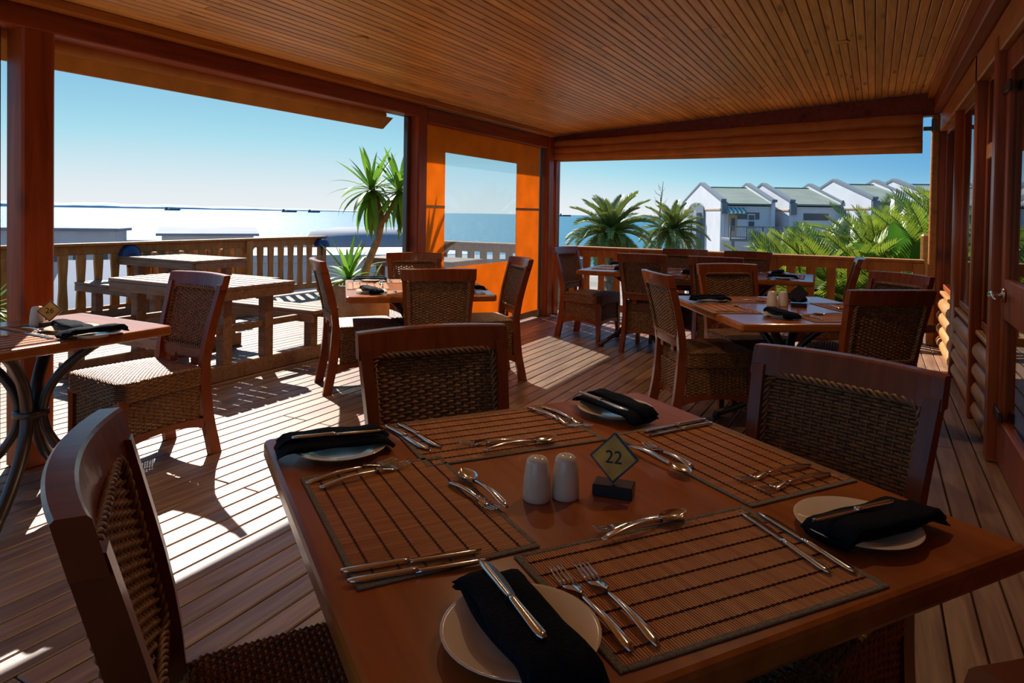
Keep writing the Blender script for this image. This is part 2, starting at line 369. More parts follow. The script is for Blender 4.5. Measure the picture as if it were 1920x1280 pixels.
d1 = obj('door_1', None, None, 'structure'); d1['label'] = 'glazed timber door with a chrome lever reflecting the houses'
wbox('jamb', .56, .68, 4.44, 4.56, 0, 2.3, M['post'], .008, d1)
wbox('stile', .60, .655, 4.32, 4.43, .02, 2.2, M['post'], .006, d1); wbox('stile', .60, .655, 2.5, 2.62, .02, 2.2, M['post'], .006, d1)
wbox('bottom_rail', .60, .655, 2.62, 4.32, .02, .26, M['post'], .006, d1); wbox('mid_rail', .60, .655, 2.62, 4.32, .79, 1.0, M['post'], .006, d1); wbox('top_rail', .60, .655, 2.62, 4.32, 2.08, 2.2, M['post'], .006, d1)
wbox('pane', .62, .624, 2.62, 4.32, .26, .79, M['glass'], 0, d1); wbox('pane', .62, .624, 2.62, 4.32, 1.0, 2.08, M['glass'], 0, d1)
for z in (.29, 2.0): wbox('hinge', .585, .60, 4.26, 4.56, z-.028, z+.028, M['iron'], .004, d1)
hn = MB(); hn.lathe([(0, 0), (.025, 0), (.025, .01), (0, .01)], 14)
hn.tube([(0, 0, .01), (0, 0, .05)], .009, 8); hn.tube([(0, 0, .05), (.004, -.03, .052), (.012, -.07, .05), (.004, -.11, .052), (-.004, -.135, .05)], [.009, .01, .009, .008, .006], 8)
h = hn.build('handle', M['steel'], d1, True); h.scale = (1.5, 1.5, 1.3); h.location = (.598, 4.27, .92); h.rotation_euler = (0, -pi/2, 0)
rm = MB()
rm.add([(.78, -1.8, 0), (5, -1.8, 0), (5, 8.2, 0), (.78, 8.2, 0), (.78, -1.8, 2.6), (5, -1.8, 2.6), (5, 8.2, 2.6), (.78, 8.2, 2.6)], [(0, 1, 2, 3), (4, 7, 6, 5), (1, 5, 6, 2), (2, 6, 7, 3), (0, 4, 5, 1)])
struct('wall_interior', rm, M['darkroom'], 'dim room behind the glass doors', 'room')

# ------------------------------------------------------------------ blinds
def folds(name, pts, mat, label, ax=(0, 1, 0), thick=.012):
    pass
bl = thing('rolled_blind', 'rolled tan canvas blind under the beam of the open sea bay', 'blind', (-3.92, 3.3, 2.1))
g = MB(); g.tube([(0, y, 0) for y in (-5.0, -2, 0, 1.45)], .046, 12, flat=(.8, 1.0)); g.build('roll', M['canvas'], bl, True).location = (.08, 0, .045)
g = MB(); g.prism([(.0, -5.0, .05), (.0, 1.66, .05), (.0, 1.52, -.065), (.0, -5.0, -.075)], (-.012, 0, 0), (.012, 0, 0)); g.build('hem_flap', M['canvas'], bl).location = (.02, 0, 0)
bf = thing('rolled_blind', 'wide tan canvas blind gathered in folds above the rail facing the houses', 'blind', (-1.65, 8.0, 2.1))
for k, (zl, zr, rl_, rr_, dy) in enumerate(((.09, .205, .045, .066, -.02), (.005, .085, .042, .056, -.03), (-.065, -.01, .034, .042, -.01))):
    g = MB(); rings = []
    for i in range(26):
        f = i/25; x = -2.02+f*4.07; z = zl+(zr-zl)*f; r = rl_+(rr_-rl_)*f; ww = .006*sin(f*23+k*2)+.004*sin(f*57+k)
        rings.append([(x, dy+ww-(.015+r)*cos(a), z+ww*.6+r*sin(a)) for a in [2*pi*j/10 for j in range(10)]])
    g.loft(rings); g.build('fold', M['canvas'], bf, True)
g = MB(); rings = []
for i in range(26):
    f = i/25; x = -2.0+f*4.06; zt = -.04+.05*f; ww = .008*sin(f*19)
    rings.append([(x, .062+ww, zt), (x, .05+ww, zt), (x, .04+ww, -.122), (x, .052+ww, -.124)])
g.loft(rings); g.build('valance', M['canvas'], bf, True)
g = MB(); g.prism([(-2.0, 0, -.09), (2.06, 0, -.09), (2.06, 0, .26), (-2.0, 0, .13)], (0, .085, 0), (0, .095, 0)); g.build('back_sheet', M['canvas'], bf)
br = MB(); br.box((0, 0, 0), (.12, .03, .04), .004); br.box((.03, 0, .03), (.04, .05, .12), .004)
o = br.build('blind_bracket', M['rod'], None); o.location = (.47, 8.02, 2.22); o['label'] = 'small metal bracket holding the rolled blind at the log building'; o['category'] = 'bracket'
ob = thing('lowered_blind', 'lowered orange canvas blind with a clear window beside the corner post', 'blind', (-3.72, 6.4, 0))
def panel(n, y0, y1, z0, z1, mat, th=.004): return MB().box((0, (y0+y1)/2-6.4, (z0+z1)/2), (th, y1-y0, z1-z0)).build(n, mat, ob)
panel('fabric_border', 5.18, 5.565, .06, 2.13, M['orange']); panel('fabric_border', 7.07, 7.68, .06, 2.13, M['orange'])
panel('fabric_border', 5.565, 7.07, 1.885, 2.13, M['orange']); panel('fabric_border', 5.565, 7.07, .06, .75, M['orange'])
panel('clear_window', 5.565, 7.07, .75, 1.885, M['vinyl'], .002)
for (a, b) in ((5.18, 5.565), (7.07, 7.68)): panel('seam', a, b, 1.34, 1.365, M['clay'], .01)
panel('hem_bar', 5.18, 7.70, .03, .1, M['clay'], .03)

# ------------------------------------------------------------------ ceiling downlights
for x, y, lab in ((-2.83, 3.28, 'recessed downlight in the ceiling nearest the sea-side header'), (-.23, 5.3, 'bright recessed downlight above the table by the log building'), (-2.9, 5.76, 'small recessed downlight near the post with the orange blind'), (-1.64, 2.96, 'recessed downlight at the top edge of the photo'), (-.35, 2.6, 'unseen extra downlight added for warm fill above the chair by the log building')):  # the last one is an unseen extra, added for warm light indoors
    z = CEIL(x); l = thing('downlight', lab, 'light', (x, y, z), 0, 'recessed ceiling downlights')
    g = MB(); g.lathe([(.030, -.002), (.045, -.006), (.048, -.002), (.048, .0), (.03, .001)], 18); g.build('ring', M['brass'], l, True)
    g = MB(); g.lathe([(0, -.001), (.03, -.001), (.03, .0), (0, .0)], 14); g.build('bulb', M['lampglow'], l)
    ld = bpy.data.lights.new('downlight_lamp', 'SPOT'); ld.energy = 22; ld.color = (1, .75, .45); ld.spot_size = radians(130); ld.spot_blend = .6; ld.shadow_soft_size = .04
    lo = bpy.data.objects.new('downlight_lamp', ld); col.objects.link(lo); lo.parent = l; lo.location = (0, 0, -.02)

# ------------------------------------------------------------------ woven dining chair
def ycurve(z):
    pts = [(0, -.275), (.2, -.232), (.42, -.212), (.52, -.217), (.65, -.238), (.8, -.277), (.95, -.318)]
    for (z0, y0), (z1, y1) in zip(pts, pts[1:]):
        if z <= z1:
            f = (z-z0)/(z1-z0); return y0+(y1-y0)*f
    return pts[-1][1]
def ys(z):   # smoothed
    return (ycurve(z-.05 if z > .05 else 0)+2*ycurve(z)+ycurve(min(z+.05, .95)))/4
def weave(mb, S, rows, cols, r, amp, rc=(0, 0), rs=None, sides=4, counter=False):
    """over-under strands running along u, on surface S(u,v)->(point, normal); rc = corner radius in (u,v)"""
    for j in range(rows):
        v = (j+.5)/rows; d = 0
        if rc[1] > 0:
            q = min(v, 1-v)
            if q < rc[1]: d = rc[0]*(1-sqrt(max(0, 1-((rc[1]-q)/rc[1])**2)))
        pts = []; k = 0; K = cols*2
        for k in range(K+1):
            u = k/K
            if u < d-.5/K or u > 1-d+.5/K: continue
            p, n = S(min(max(u, d), 1-d), v); pts.append(Vector(p)+Vector(n)*(amp*sin(pi*k/2+pi*j)))
        n0 = S(.5, v)[1]
        if len(pts) > 2: mb.tube(pts, r, sides, ref=n0, flat=(.8, 1.05))
    for k in range(cols):
        u = (2*k+1)/(2*cols)
        if counter:
            pts = []
            for j in range(rows):
                v = (j+.5)/rows
                if rc[1] and min(v, 1-v) < rc[1] and min(u, 1-u) < rc[0]*.6: continue
                p, n = S(u, v); pts.append(Vector(p)-Vector(n)*(amp*(-1)**(k+j)))
            if len(pts) < 3: continue
        else: pts = [S(u, q/6)[0] for q in range(7)]
        mb.tube(pts, rs or r*.8, 4, ref=S(u, .5)[1])
def rope(mb, path, r, period, strands=3, loop=True, sides=5, nrm=None):
    P = [Vector(p) for p in path]; n = len(P); seg = [(P[(i+1) % n]-P[i]).length for i in range(n if loop else n-1)]; tot = sum(seg)
    turns = max(1, round(tot/period)); m = turns*7
    for s in range(strands):
        pts = []
        for i in range(m if loop else m+1):
            d = tot*i/m; k = 0
            while k < len(seg)-1 and d > seg[k]: d -= seg[k]; k += 1
            f = d/seg[k]; p = P[k].lerp(P[(k+1) % n], min(f, 1)); tg = (P[(k+1) % n]-P[k]).normalized()
            nn = Vector(nrm(p) if nrm else (0, 0, 1)); nn = (nn-tg*nn.dot(tg)).normalized(); bb = tg.cross(nn)
            a = 2*pi*(turns*i/m+s/strands); pts.append(p+nn*(cos(a)*r*.75)+bb*(sin(a)*r))
        mb.tube(pts, r*.62, sides, loop=loop)
def rrect(x0, x1, z0, z1, rad, n=5):
    out = []
    for cx, cz, a0 in ((x1-rad, z1-rad, 0), (x0+rad, z1-rad, pi/2), (x0+rad, z0+rad, pi), (x1-rad, z0+rad, 1.5*pi)):
        for i in range(n+1): a = a0+pi/2*i/n; out.append((cx+rad*cos(a), cz+rad*sin(a)))
    return out
def make_chair(label, loc, rz, group):
    t = thing('dining_chair', label, 'chair', loc, rz, group)
    conc = lambda x, k=1.: -.036*k*(1-(x/.24)**2)
    for s in (-1, 1):
        rings = []
        for i in range(14):
            z = .01+.885*i/13; z = z if i else 0.0
            xc = s*(.188+.030*max(0, (z-.42)/.5)**1.2+.012*max(0, (.35-z)/.35)**2); hw = .017; hd = .0265-.004*(z/.95)+(.005 if z < .45 else 0)
            y = ys(z); rings.append([(xc-hw, y-hd, z), (xc+hw, y-hd, z), (xc+hw, y+hd, z), (xc-hw, y+hd, z)])
        MB().loft(rings).build('stile', M['chair'], t)
    rings = []
    for i in range(17):
        x = -.237+.474*i/16; y0 = ys(.945)+conc(x); y1 = ys(.872)+conc(x, .85); b = .005
        top = .944+.004*sin(pi*i/16)
        rings.append([(x, y0-.022+b, top), (x, y0+.020-b, top), (x, y0+.020, top-b), (x, y1+.022, .868), (x, y1-.020, .868), (x, y0-.022, top-b)])
    MB().loft(rings).build('top_rail', M['chair'], t)
    MB().loft([[(x, ys(.53)+conc(x, .6)-.014, .555), (x, ys(.53)+conc(x, .6)+.014, .555), (x, ys(.5)+conc(x, .6)+.014, .505), (x, ys(.5)+conc(x, .6)-.014, .505)] for x in [-.19+.38*i/8 for i in range(9)]]).build('lower_rail', M['chair'], t)
    for x in (-.09, .09): MB().box((x, ys(.49)-.012, .49), (.045, .022, .05), .003).build('stub', M['chair'], t)
    z0, z1, hw = .557, .876, .186
    def SB(u, v):
        x = (u*2-1)*hw*(1+.06*v); z = z0+(z1-z0)*v; y = ys(z)+conc(x, .7); sl_ = (ys(z+.02)-ys(z-.02))/.04
        return (x, y+.002, z), Vector((0, 1, -sl_)).normalized()
    g = MB(); weave(g, SB, 36, 17, .0052, .0052, (.09, .1)); bp = g.build('back_panel', M['rattan'], t, True, 'stuff')
    g = MB()
    for off in (.012, -.012):
        path = [Vector((x*(1+.06*(z-z0)/(z1-z0)), ys(z)+conc(x, .7)+off, z)) for x, z in rrect(-hw+.004, hw-.004, z0+.006, z1-.004, .03)]
        rope(g, path, .0072, .055, 3, True, 5, lambda p: (0, 1, .2))
    g.build('braid', M['braid'], t, True)
    # seat
    def SS(u, v):
        y = -.195+.445*v; hw_ = .212+.02*v; x = (u*2-1)*hw_; d = (1-(2*u-1)**4)*(1-(2*v-1)**4)
        return (x, y, .470+.010*d), Vector((0, 0, 1))
    g = MB(); weave(g, SS, 40, 38, .0052, .0042, (.06, .06), .0052, 4, True); g.build('seat', M['rattan'], t, True, 'stuff')
    pl = [(-.20, -.195), (.20, -.195), (.232, .215), (.20, .25), (-.20, .25), (-.232, .215)]
    g = MB(); g.prism([(x*.97, y*.97+.0, .40) for x, y in pl], (0, 0, 0), (0, 0, .063)); g.build('seat_core', M['rattan'], t)
    ring = []
    for (a, b) in zip(pl, pl[1:]+pl[:1]):
        for i in range(14): ring.append(((a[0]+(b[0]-a[0])*i/14), (a[1]+(b[1]-a[1])*i/14)))
    g = MB(); n = len(ring)
    for j in range(10):
        z = .386+j*.0092; pts = []
        for i, (x, y) in enumerate(ring):
            l_ = hypot(x, y-.02); o_ = .0035*(1 if (i+j) % 2 else -1); k_ = 1.0-(.012 if j == 9 else 0); pts.append((x*k_+x/l_*o_, y*k_+(y-.02)/l_*o_, z))
        g.tube(pts, .0056, 4, loop=True, ref=(0, 0, 1))
    g.build('seat_band', M['rattan'], t, True, 'stuff')
    # skirt panels, arched rails, front legs
    FL = [(-.205, .225), (.205, .225)]; RL = [(-.19, -.205), (.19, -.205)]
    sides_ = ((FL[0], FL[1], (0, 1, 0)), (RL[0], RL[1], (0, -1, 0)), (RL[0], FL[0], (-1, 0, 0)), (RL[1], FL[1], (1, 0, 0)))
    for (a, b, nn) in sides_:
        a = Vector((*a, 0)); b = Vector((*b, 0)); tg = (b-a).normalized(); a2 = a+tg*.02; b2 = b-tg*.02; nv = Vector(nn)
        def SA(u, v, a2=a2, b2=b2, nv=nv):
            p = a2.lerp(b2, u); p.z = .205+.18*v; return p+nv*.004, nv
        g = MB(); weave(g, SA, 20, 15, .0050, .0045); g.build('skirt_panel', M['rattan'], t, True, 'stuff')
        rings = []
        for i in range(13):
            f = i/12; p = a.lerp(b, f); zb = .150+.038*sin(pi*f)**.7; zt = .205+.012*sin(pi*f)
            rings.append([p+nv*.016+Vector((0, 0, zb)), p+nv*.016+Vector((0, 0, zt)), p-nv*.012+Vector((0, 0, zt)), p-nv*.012+Vector((0, 0, zb))])
        MB().loft(rings).build('arched_rail', M['chair'], t)
    for (x, y) in FL:
        s = 1 if x > 0 else -1; rings = []
        for i in range(9):
            z = .395*i/8; o_ = .014*(1-z/.395)**2; h = .017+.007*z/.395
            cx, cy = x+s*o_, y+.008*(1-z/.395)**2; rings.append([(cx-h, cy-h, z), (cx+h, cy-h, z), (cx+h, cy+h, z), (cx-h, cy+h, z)])
        MB().loft(rings).build('leg', M['chair'], t)
    return t
CH = [  # back-top centre x, y, facing angle, label, group
 (-1.19, 1.73, -37, 'woven chair facing the camera across the table with sign 22', None),
 (-.063, 1.93, -112, 'woven chair at the log-building side of table 22, weave of its back in full view', None),
 (-.995, .585, 54, 'closest woven chair, seen from its wavy top rail beside table 22', None),
 (.228, .836, 145, 'chair of which only a red top rail corner shows at the bottom edge', None),
 (-3.27, 2.49, -93, 'sunlit honey-brown woven chair at the end of table 26', None),
 (-3.56, 3.69, 52, 'woven chair beside the picnic bench and the potted yucca', None),
 (-2.42, 3.57, 128, 'woven chair turned away from the camera in front of the yucca-side table', None),
 (-3.51, 4.79, -49, 'woven chair half hidden behind another chair, just before the orange blind', None),
 (-2.51, 4.87, 227, 'woven chair seen side-on against the orange blind', None),
 (-2.98, 6.83, -8, 'woven chair next to the corner post, at the end of the long table', None),
 (-1.90, 6.13, 88, 'woven chair turned away at the long table, nearer the corner post', None),
 (-1.235, 6.15, 92, 'woven chair turned away at the long table, nearer the log building', None),
 (-1.80, 7.36, -88, 'chair against the rail on the far side of the long table, nearer the corner post', None),
 (-1.15, 7.36, -92, 'chair against the rail on the far side of the long table, nearer the log building', None),
 (-1.207, 4.216, 36, 'woven chair with pale lit back edge on the sea side of the near-wall table', None),
 (-.98, 5.30, -52, 'dark chair across the table with the dark diamond sign, facing the camera', None),
 (-.12, 6.98, 184, 'thin curved chair seen edge-on at the far end of the long table', None),
 (.16, 5.15, 225, 'greyish chair back behind the darkest chair, close to the log wall', None),
 (.083, 3.94, 126, 'darkest chair, turned away from the camera beside the log wall', None)]
proto = None
for (bx, by, ang, lab, grp) in CH:
    a = radians(ang); lx, ly = bx+.315*cos(a), by+.315*sin(a)
    if proto is None: proto = make_chair(lab, (lx, ly, 0), A(ang), 'woven rattan dining chairs')
    else: dup(proto, lab, (lx, ly, 0), A(ang), 'woven rattan dining chairs')

# ------------------------------------------------------------------ dining tables
TZ = .755
def make_table(label, x, y, rot, sx, sy, baserot=45, br=.36, group='dining tables with bent iron bases'):
    t = thing('dining_table', label, 'table', (x, y, 0), radians(rot), group)
    def rr(i, z): return [(px, py, z) for px, py in rrect(-sx/2+i, sx/2-i, -sy/2+i, sy/2-i, .018-min(i, .012), 4)]
    MB().loft([rr(.012, TZ-.045), rr(.003, TZ-.041), rr(0, TZ-.034), rr(0, TZ-.010), rr(.003, TZ-.003), rr(.010, TZ)]).build('tabletop', M['table'], t)
    MB().box((0, 0, TZ-.053), (.5, .5, .014), .003).build('top_plate', M['iron'], t)
    for k in range(4):
        a = radians(baserot+90*k); pts = []; rr_ = []
        for i in range(21):
            f = i/20; z = .03+.68*f; q = (z-.40)/.36
            r = .045+br*abs(q)**2.1*(1.0 if z < .4 else .95); pts.append((r*cos(a), r*sin(a), z))
        g = MB(); g.tube(pts, .023, 8, ref=(-sin(a), cos(a), 0), flat=(1.15, .85)); g.build('leg', M['iron'], t, True)
        p = pts[0]; MB().lathe([(0, 0), (.026, 0), (.026, .03), (.018, .045), (0, .045)], 12, (p[0], p[1], 0)).build('foot', M['iron'], t, True)
    MB().lathe([(.058, .385), (.069, .388), (.069, .412), (.058, .415)], 20).build('ring', M['iron'], t, True)
    return t
make_table('large wooden table with number 22 laid for four, closest to the camera', -.513, 1.28, 54.7, 1.10, 1.08, br=.42)
make_table('sunlit wooden table with number 26 beside the thick red post', -3.225, 1.62, 90, .84, .72, br=.34)
make_table('wooden table in the sun next to the potted yucca and the orange blind', -2.95, 4.04, 42, .985, 1.1)
make_table('wooden table with salt shakers and a dark diamond sign near the log wall', -.46, 4.40, 122, 1.2, 1.05)
make_table('end table of the long row beside the corner post', -2.08, 6.66, 4, 1.06, .88)
make_table('table of the long row nearer the log building', -1.01, 6.735, 4, 1.06, .88)

# ------------------------------------------------------------------ table ware
def make_mat(label, x, y, rot, z, group='bamboo placemats on table 22', lx=.455, ly=.30, fine=True):
    t = thing('placemat', label, 'placemat', (x, y, z), radians(rot), group)
    g = MB(); n = 104 if fine else 60; p = (lx-.02)/n
    for i in range(n):
        cx = -lx/2+.01+(i+.5)*p; hw = p*.46; h = .0022+.0003*random.random(); hy = ly/2-.008
        g.loft([[(cx-hw, s*hy, .0003), (cx-hw*.6, s*hy, h), (cx+hw*.6, s*hy, h), (cx+hw, s*hy, .0003)] for s in (-1, 1)])
    g.build('slats', M['mat'], t, kind='stuff')
    g = MB(); k = 7 if fine else 5
    for j in range(k):
        y = -ly/2+ly*(j+.8)/(k+.6)
        for ph in (0, 1):
            m_ = int(lx/.011); g.tube([(-lx/2+.01+(lx-.02)*i/m_, y+.0018*(1 if (i+ph) % 2 else -1), .0027+.0004*((i+ph) % 2)) for i in range(m_+1)], .0009, 3)
    g.build('stitching', M['thread'], t, kind='stuff')
    for (cx, cy, dx, dy) in ((-lx/2+.006, 0, .013, ly), (lx/2-.006, 0, .013, ly), (0, -ly/2+.0045, lx-.026, .010), (0, ly/2-.0045, lx-.026, .010)):
        MB().box((cx, cy, .0017), (dx, dy, .0034), .0012).build('binding', M['binding'], t)
    return t
MATZ = TZ+.0004; TOP = TZ+.0036
make_mat('placemat along the sea-side edge of table 22, next to the closest chair', -.742, 1.003, -34.7, MATZ)
make_mat('placemat on table 22 before the chair that faces the camera', -.818, 1.463, 53.5, MATZ, ly=.31)
make_mat('placemat on table 22 before the chair with its weave in full view', -.291, 1.585, -35, MATZ)
make_mat('placemat in front of the camera on table 22, beside the closest plate', -.230, 1.047, 53.0, MATZ, lx=.475)

def handle_rings(L_, w0, w1, z, arch=.008, th=.0032):
    """handle from x=-L_ (end) to x=0 (neck)"""
    out = []
    for i in range(11):
        f = i/10; x = -L_+L_*f; wd = w1+(w0-w1)*(max(0, 1-f*1.15)**.9); 
        if i == 0: wd *= .45
        if i == 1: wd *= .9
        zz = z+arch*sin(pi*f)**1.0*.9; h = th*(.8+.5*f)
        out.append([(x, wd*c, zz+h*s_) for c, s_ in ((-1, 0), (-.75, .8), (0, 1), (.75, .8), (1, 0), (.7, -.7), (0, -.8), (-.7, -.7))])
    return out
def knife_parts(t, L_):
    hl = L_*.47; g = MB(); g.loft([[(p[0]-0, p[1], p[2]) for p in r] for r in handle_rings(hl, .0088, .0058, .0034, .0, .0034)]); g.build('handle', M['steel'], t, True)
    g = MB(); rings = []
    for i in range(11):
        f = i/10; x = -.004+(L_-hl+.004)*f; wt = .0055+.001*f; wb = .0075+.0045*sin(pi*min(1, f*.9)); k_ = 1 if f < .8 else sqrt(max(.02, 1-((f-.8)/.2)**2))
        rings.append([(x, -wb*k_+(1-k_)*.006, .0028), (x, 0, .0042), (x, wt*(k_ if f > .8 else 1)*(1)+(1-k_)*.0, .0036), (x, 0, .0020)])
    g.loft(rings); g.build('blade', M['steel'], t, True)
def fork_parts(t, L_, wd=.0125):
    hl = L_*.62; g = MB(); g.loft(handle_rings(hl, .0092, .0028, .0032, .006)); g.build('handle', M['steel'], t, True)
    g = MB(); hd = L_-hl; rings = []
    for i in range(7):
        f = i/6; x = -.003+hd*.48*f; w_ = .0026+(wd-.0026)*min(1, f*1.6)**1.6; z = .0045-.0045*f+.003*(1-f)+.002; rings.append([(x, -w_, z+.0012), (x, 0, z+.0002), (x, w_, z+.0012), (x, w_, z-.0004), (x, 0, z-.0014), (x, -w_, z-.0004)])
    g.loft(rings)
    for k in range(4):
        y = wd*(-.82+.547*k); x0 = hd*.46; tr = []
        for i in range(5):
            f = i/4; x = x0+(hd*.54)*f; z = .0024+.006*f**1.6; h = .0017*(1-.5*f); tr.append([(x, y-h, z+.0009), (x, y+h, z+.0009), (x, y+h, z-.0006), (x, y-h, z-.0006)])
        g.loft(tr)
    g.build('head', M['steel'], t, True)
def spoon_parts(t, L_, wd=.019):
    hl = L_*.70; g = MB(); g.loft(handle_rings(hl, .0092, .0030, .0032, .008)); g.build('handle', M['steel'], t, True)
    g = MB(); hd = L_-hl; n = 12; vs = []; fs = []
    for i in range(n+1):
        f = i/n; x = -.003+(hd+.003)*f; w_ = max(.0022, wd*sin(pi*min(1, max(0, f*.97+.03)))**.62*(1-.12*f)) if i < n else .001
        for j in range(9):
            q = -1+j/4; d = .0085*(1-q*q)*sin(pi*f)**.7; vs.append((x, w_*q, .0095-d-.002*(1-f)))
    for i in range(n):
        for j in range(8): a = i*9+j; fs.append((a, a+1, a+10, a+9))
    k = len(vs); vs2 = [(a, b, c-.0011) for a, b, c in vs]; fs2 = [(a+k, d+k, c+k, b+k) for a, b, c, d in fs]
    g.add(vs+vs2, fs+fs2); 
    rim = [(i*9+8, (i+1)*9+8, (i+1)*9+8+k, i*9+8+k) for i in range(n)]+[((i+1)*9, i*9, i*9+k, (i+1)*9+k) for i in range(n)]
    g.f += rim; g.build('bowl', M['steel'], t, True)
CUT = {}
def cutlery(kind, label, x, y, ang, z, L_, group):
    """x,y = middle of the piece, ang = direction of its head"""
    cat = 'fork' if 'fork' in kind else 'spoon' if 'spoon' in kind else 'knife'
    off = {'fork': .62, 'spoon': .70, 'knife': .47}[cat]*L_-L_/2; a = radians(ang); loc = (x+off*cos(a), y+off*sin(a), z)
    key = (kind, round(L_, 3))
    if key in CUT: return dup(CUT[key], label, loc, a, group)
    t = thing(kind, label, cat, loc, a, group)
    {'fork': fork_parts, 'spoon': spoon_parts, 'knife': knife_parts}[cat](t, L_); CUT[key] = t; return t
def he(h, e): return ((h[0]+e[0])/2, (h[1]+e[1])/2, math.degrees(atan2(h[1]-e[1], h[0]-e[0])))
G22 = 'steel cutlery laid on table 22'
for kind, lab, h, e, L_ in (
 ('dinner_fork', 'outer steel fork by the plate on the sea-side corner of table 22', (-.912, 1.188), (-.980, .993), .21),
 ('dinner_fork', 'inner steel fork on the sea-side placemat of table 22', (-.867, 1.180), (-.937, .985), .21),
 ('dinner_knife', 'inner steel knife on the sea-side placemat of table 22', (-.545, .931), (-.690, .773), .22),
 ('dinner_knife', 'outer steel knife on the sea-side placemat, nearer the closest plate', (-.518, .915), (-.662, .757), .22),
 ('dessert_fork', 'dessert fork beside the spoon on the sea-side placemat, near the shakers', (-.592, 1.070), (-.733, 1.133), .165),
 ('dessert_spoon', 'dessert spoon on the sea-side placemat beside the salt shakers', (-.741, 1.185), (-.580, 1.083), .195),
 ('dinner_knife', 'outer knife on the placemat before the chair facing the camera', (-.878, 1.268), (-1.075, 1.360), .22),
 ('dinner_knife', 'inner knife on the placemat before the chair facing the camera', (-.864, 1.295), (-1.057, 1.388), .22),
 ('dinner_fork', 'inner fork on the placemat before the chair facing the camera', (-.650, 1.593), (-.832, 1.680), .21),
 ('dinner_fork', 'outer fork by the plate furthest from the camera on table 22', (-.628, 1.618), (-.806, 1.714), .21),
 ('dessert_fork', 'dessert fork behind the shakers, crossing the dessert spoon', (-.838, 1.337), (-.712, 1.428), .165),
 ('dessert_spoon', 'dessert spoon behind the shakers on the far placemat of table 22', (-.656, 1.478), (-.765, 1.315), .195),
 ('dinner_knife', 'outer knife of the pair beside the plate furthest from the camera', (-.500, 1.638), (-.384, 1.836), .22),
 ('dinner_knife', 'inner knife of the pair beside the plate furthest from the camera', (-.480, 1.617), (-.362, 1.812), .22),
 ('dinner_fork', 'inner fork with dim tines, before the chair with its weave in full view', (-.235, 1.440), (-.112, 1.610), .21),
 ('dinner_fork', 'outer fork with dim tines, nearest the plate by the log-building chair', (-.190, 1.405), (-.072, 1.578), .21),
 ('dessert_fork', 'dessert fork right behind the number 22 sign', (-.470, 1.562), (-.330, 1.463), .165),
 ('dessert_spoon', 'dessert spoon next to the number 22 sign', (-.325, 1.412), (-.486, 1.512), .195),
 ('dinner_knife', 'inner knife on the placemat in front of the camera', (-.205, 1.290), (-.047, 1.135), .22),
 ('dinner_knife', 'outer knife on the front placemat, by the log-building plate', (-.176, 1.305), (-.013, 1.157), .22),
 ('dinner_fork', 'outer fork overlapping the closest plate', (-.417, .938), (-.252, .806), .21),
 ('dinner_fork', 'inner fork beside the closest plate on the front placemat', (-.388, .967), (-.226, .832), .21),
 ('dessert_fork', 'dessert fork at the top of the front placemat', (-.408, 1.080), (-.300, 1.206), .165),
 ('dessert_spoon', 'dessert spoon at the top of the front placemat', (-.288, 1.224), (-.383, 1.050), .195)):
    x, y, a = he(h, e); z = TOP if abs(1) else TOP
    cutlery(kind, lab, x, y, a, z+(.0046 if kind == 'dessert_spoon' else 0)+(-.003 if 'plate furthest' in lab and kind == 'dinner_fork' or 'outer steel fork' in lab else 0), L_, G22)
def make_plate(label, x, y, z, group, r=.103):
    t = thing('side_plate', label, 'plate', (x, y, z), 0, group); s = r/.103
    g = MB(); g.lathe([(0, .004), (.055, .004), (.064, .006), (.080, .012), (.098, .0165), (.103, .0185), (.1025, .0195), (.098, .0185), (.080, .0145), (.064, .0095), (.055, .0075), (0, .0075)], 40)
    g.v = [(a*s, b*s, c) for a, b, c in g.v]; g.build('dish', M['china'], t, True)
    g = MB(); g.lathe([(.050, 0), (.058, 0), (.056, .005), (.050, .005)], 32); g.v = [(a*s, b*s, c) for a, b, c in g.v]; g.build('foot_ring', M['china'], t, True); return t
def make_napkin(label, x, y, z, ang, group, L_=.25, W=.10, bend=.012):
    """napkin folded into a strip and draped over a plate; local +X is its length"""
    t = thing('napkin', label, 'napkin', (x, y, z), radians(ang), group)
    def strip(L_, W, z0, th, yo, seed, taper=0):
        rings = []
        for i in range(17):
            f = i/16*2-1; xx = f*L_/2; dz = -bend*max(0, abs(f)-.84)/.16*1.2; w_ = W/2*(1-taper*abs(f)**3)*(1+.03*sin(f*5+seed)); ring = []
            for j in range(14):
                a = 2*pi*j/14; cx, sy = cos(a), sin(a); ex = (abs(cx)**.6)*(1 if cx > 0 else -1); ey = (abs(sy)**.8)*(1 if sy > 0 else -1)
                ring.append((xx+.004*sin(j*1.3+seed), yo+w_*ex+.003*sin(f*4+seed), z0+dz+th/2*ey*(1 if abs(f) < .99 else .55)+.0015*sin(f*7+j)))
            rings.append(ring)
        return MB().loft(rings)
    strip(L_, W, .009, .016, 0, 1).build('lower_fold', M['napkin'], t, True)
    strip(L_*.97, W*.56, .019, .013, W*.2, 2.4).build('upper_fold', M['napkin'], t, True); return t
GP = 'side plates on table 22'; GN = 'folded black napkins on the plates of table 22'
NZ = TZ+.0195
pn = [((-.386, .765), 143, 'closest to the camera', (-.500, .845), (-.321, .710)), ((-1.05, 1.165), 50, 'at the sea-side corner', (-.975, 1.232), (-1.117, 1.076)),
      ((-.618, 1.779), -31, 'furthest from the camera', (-.541, 1.667), (-.724, 1.773)), ((-.015, 1.325), -127, 'by the log-building chair', (-.088, 1.205), (.048, 1.387))]
pl0 = nk0 = None
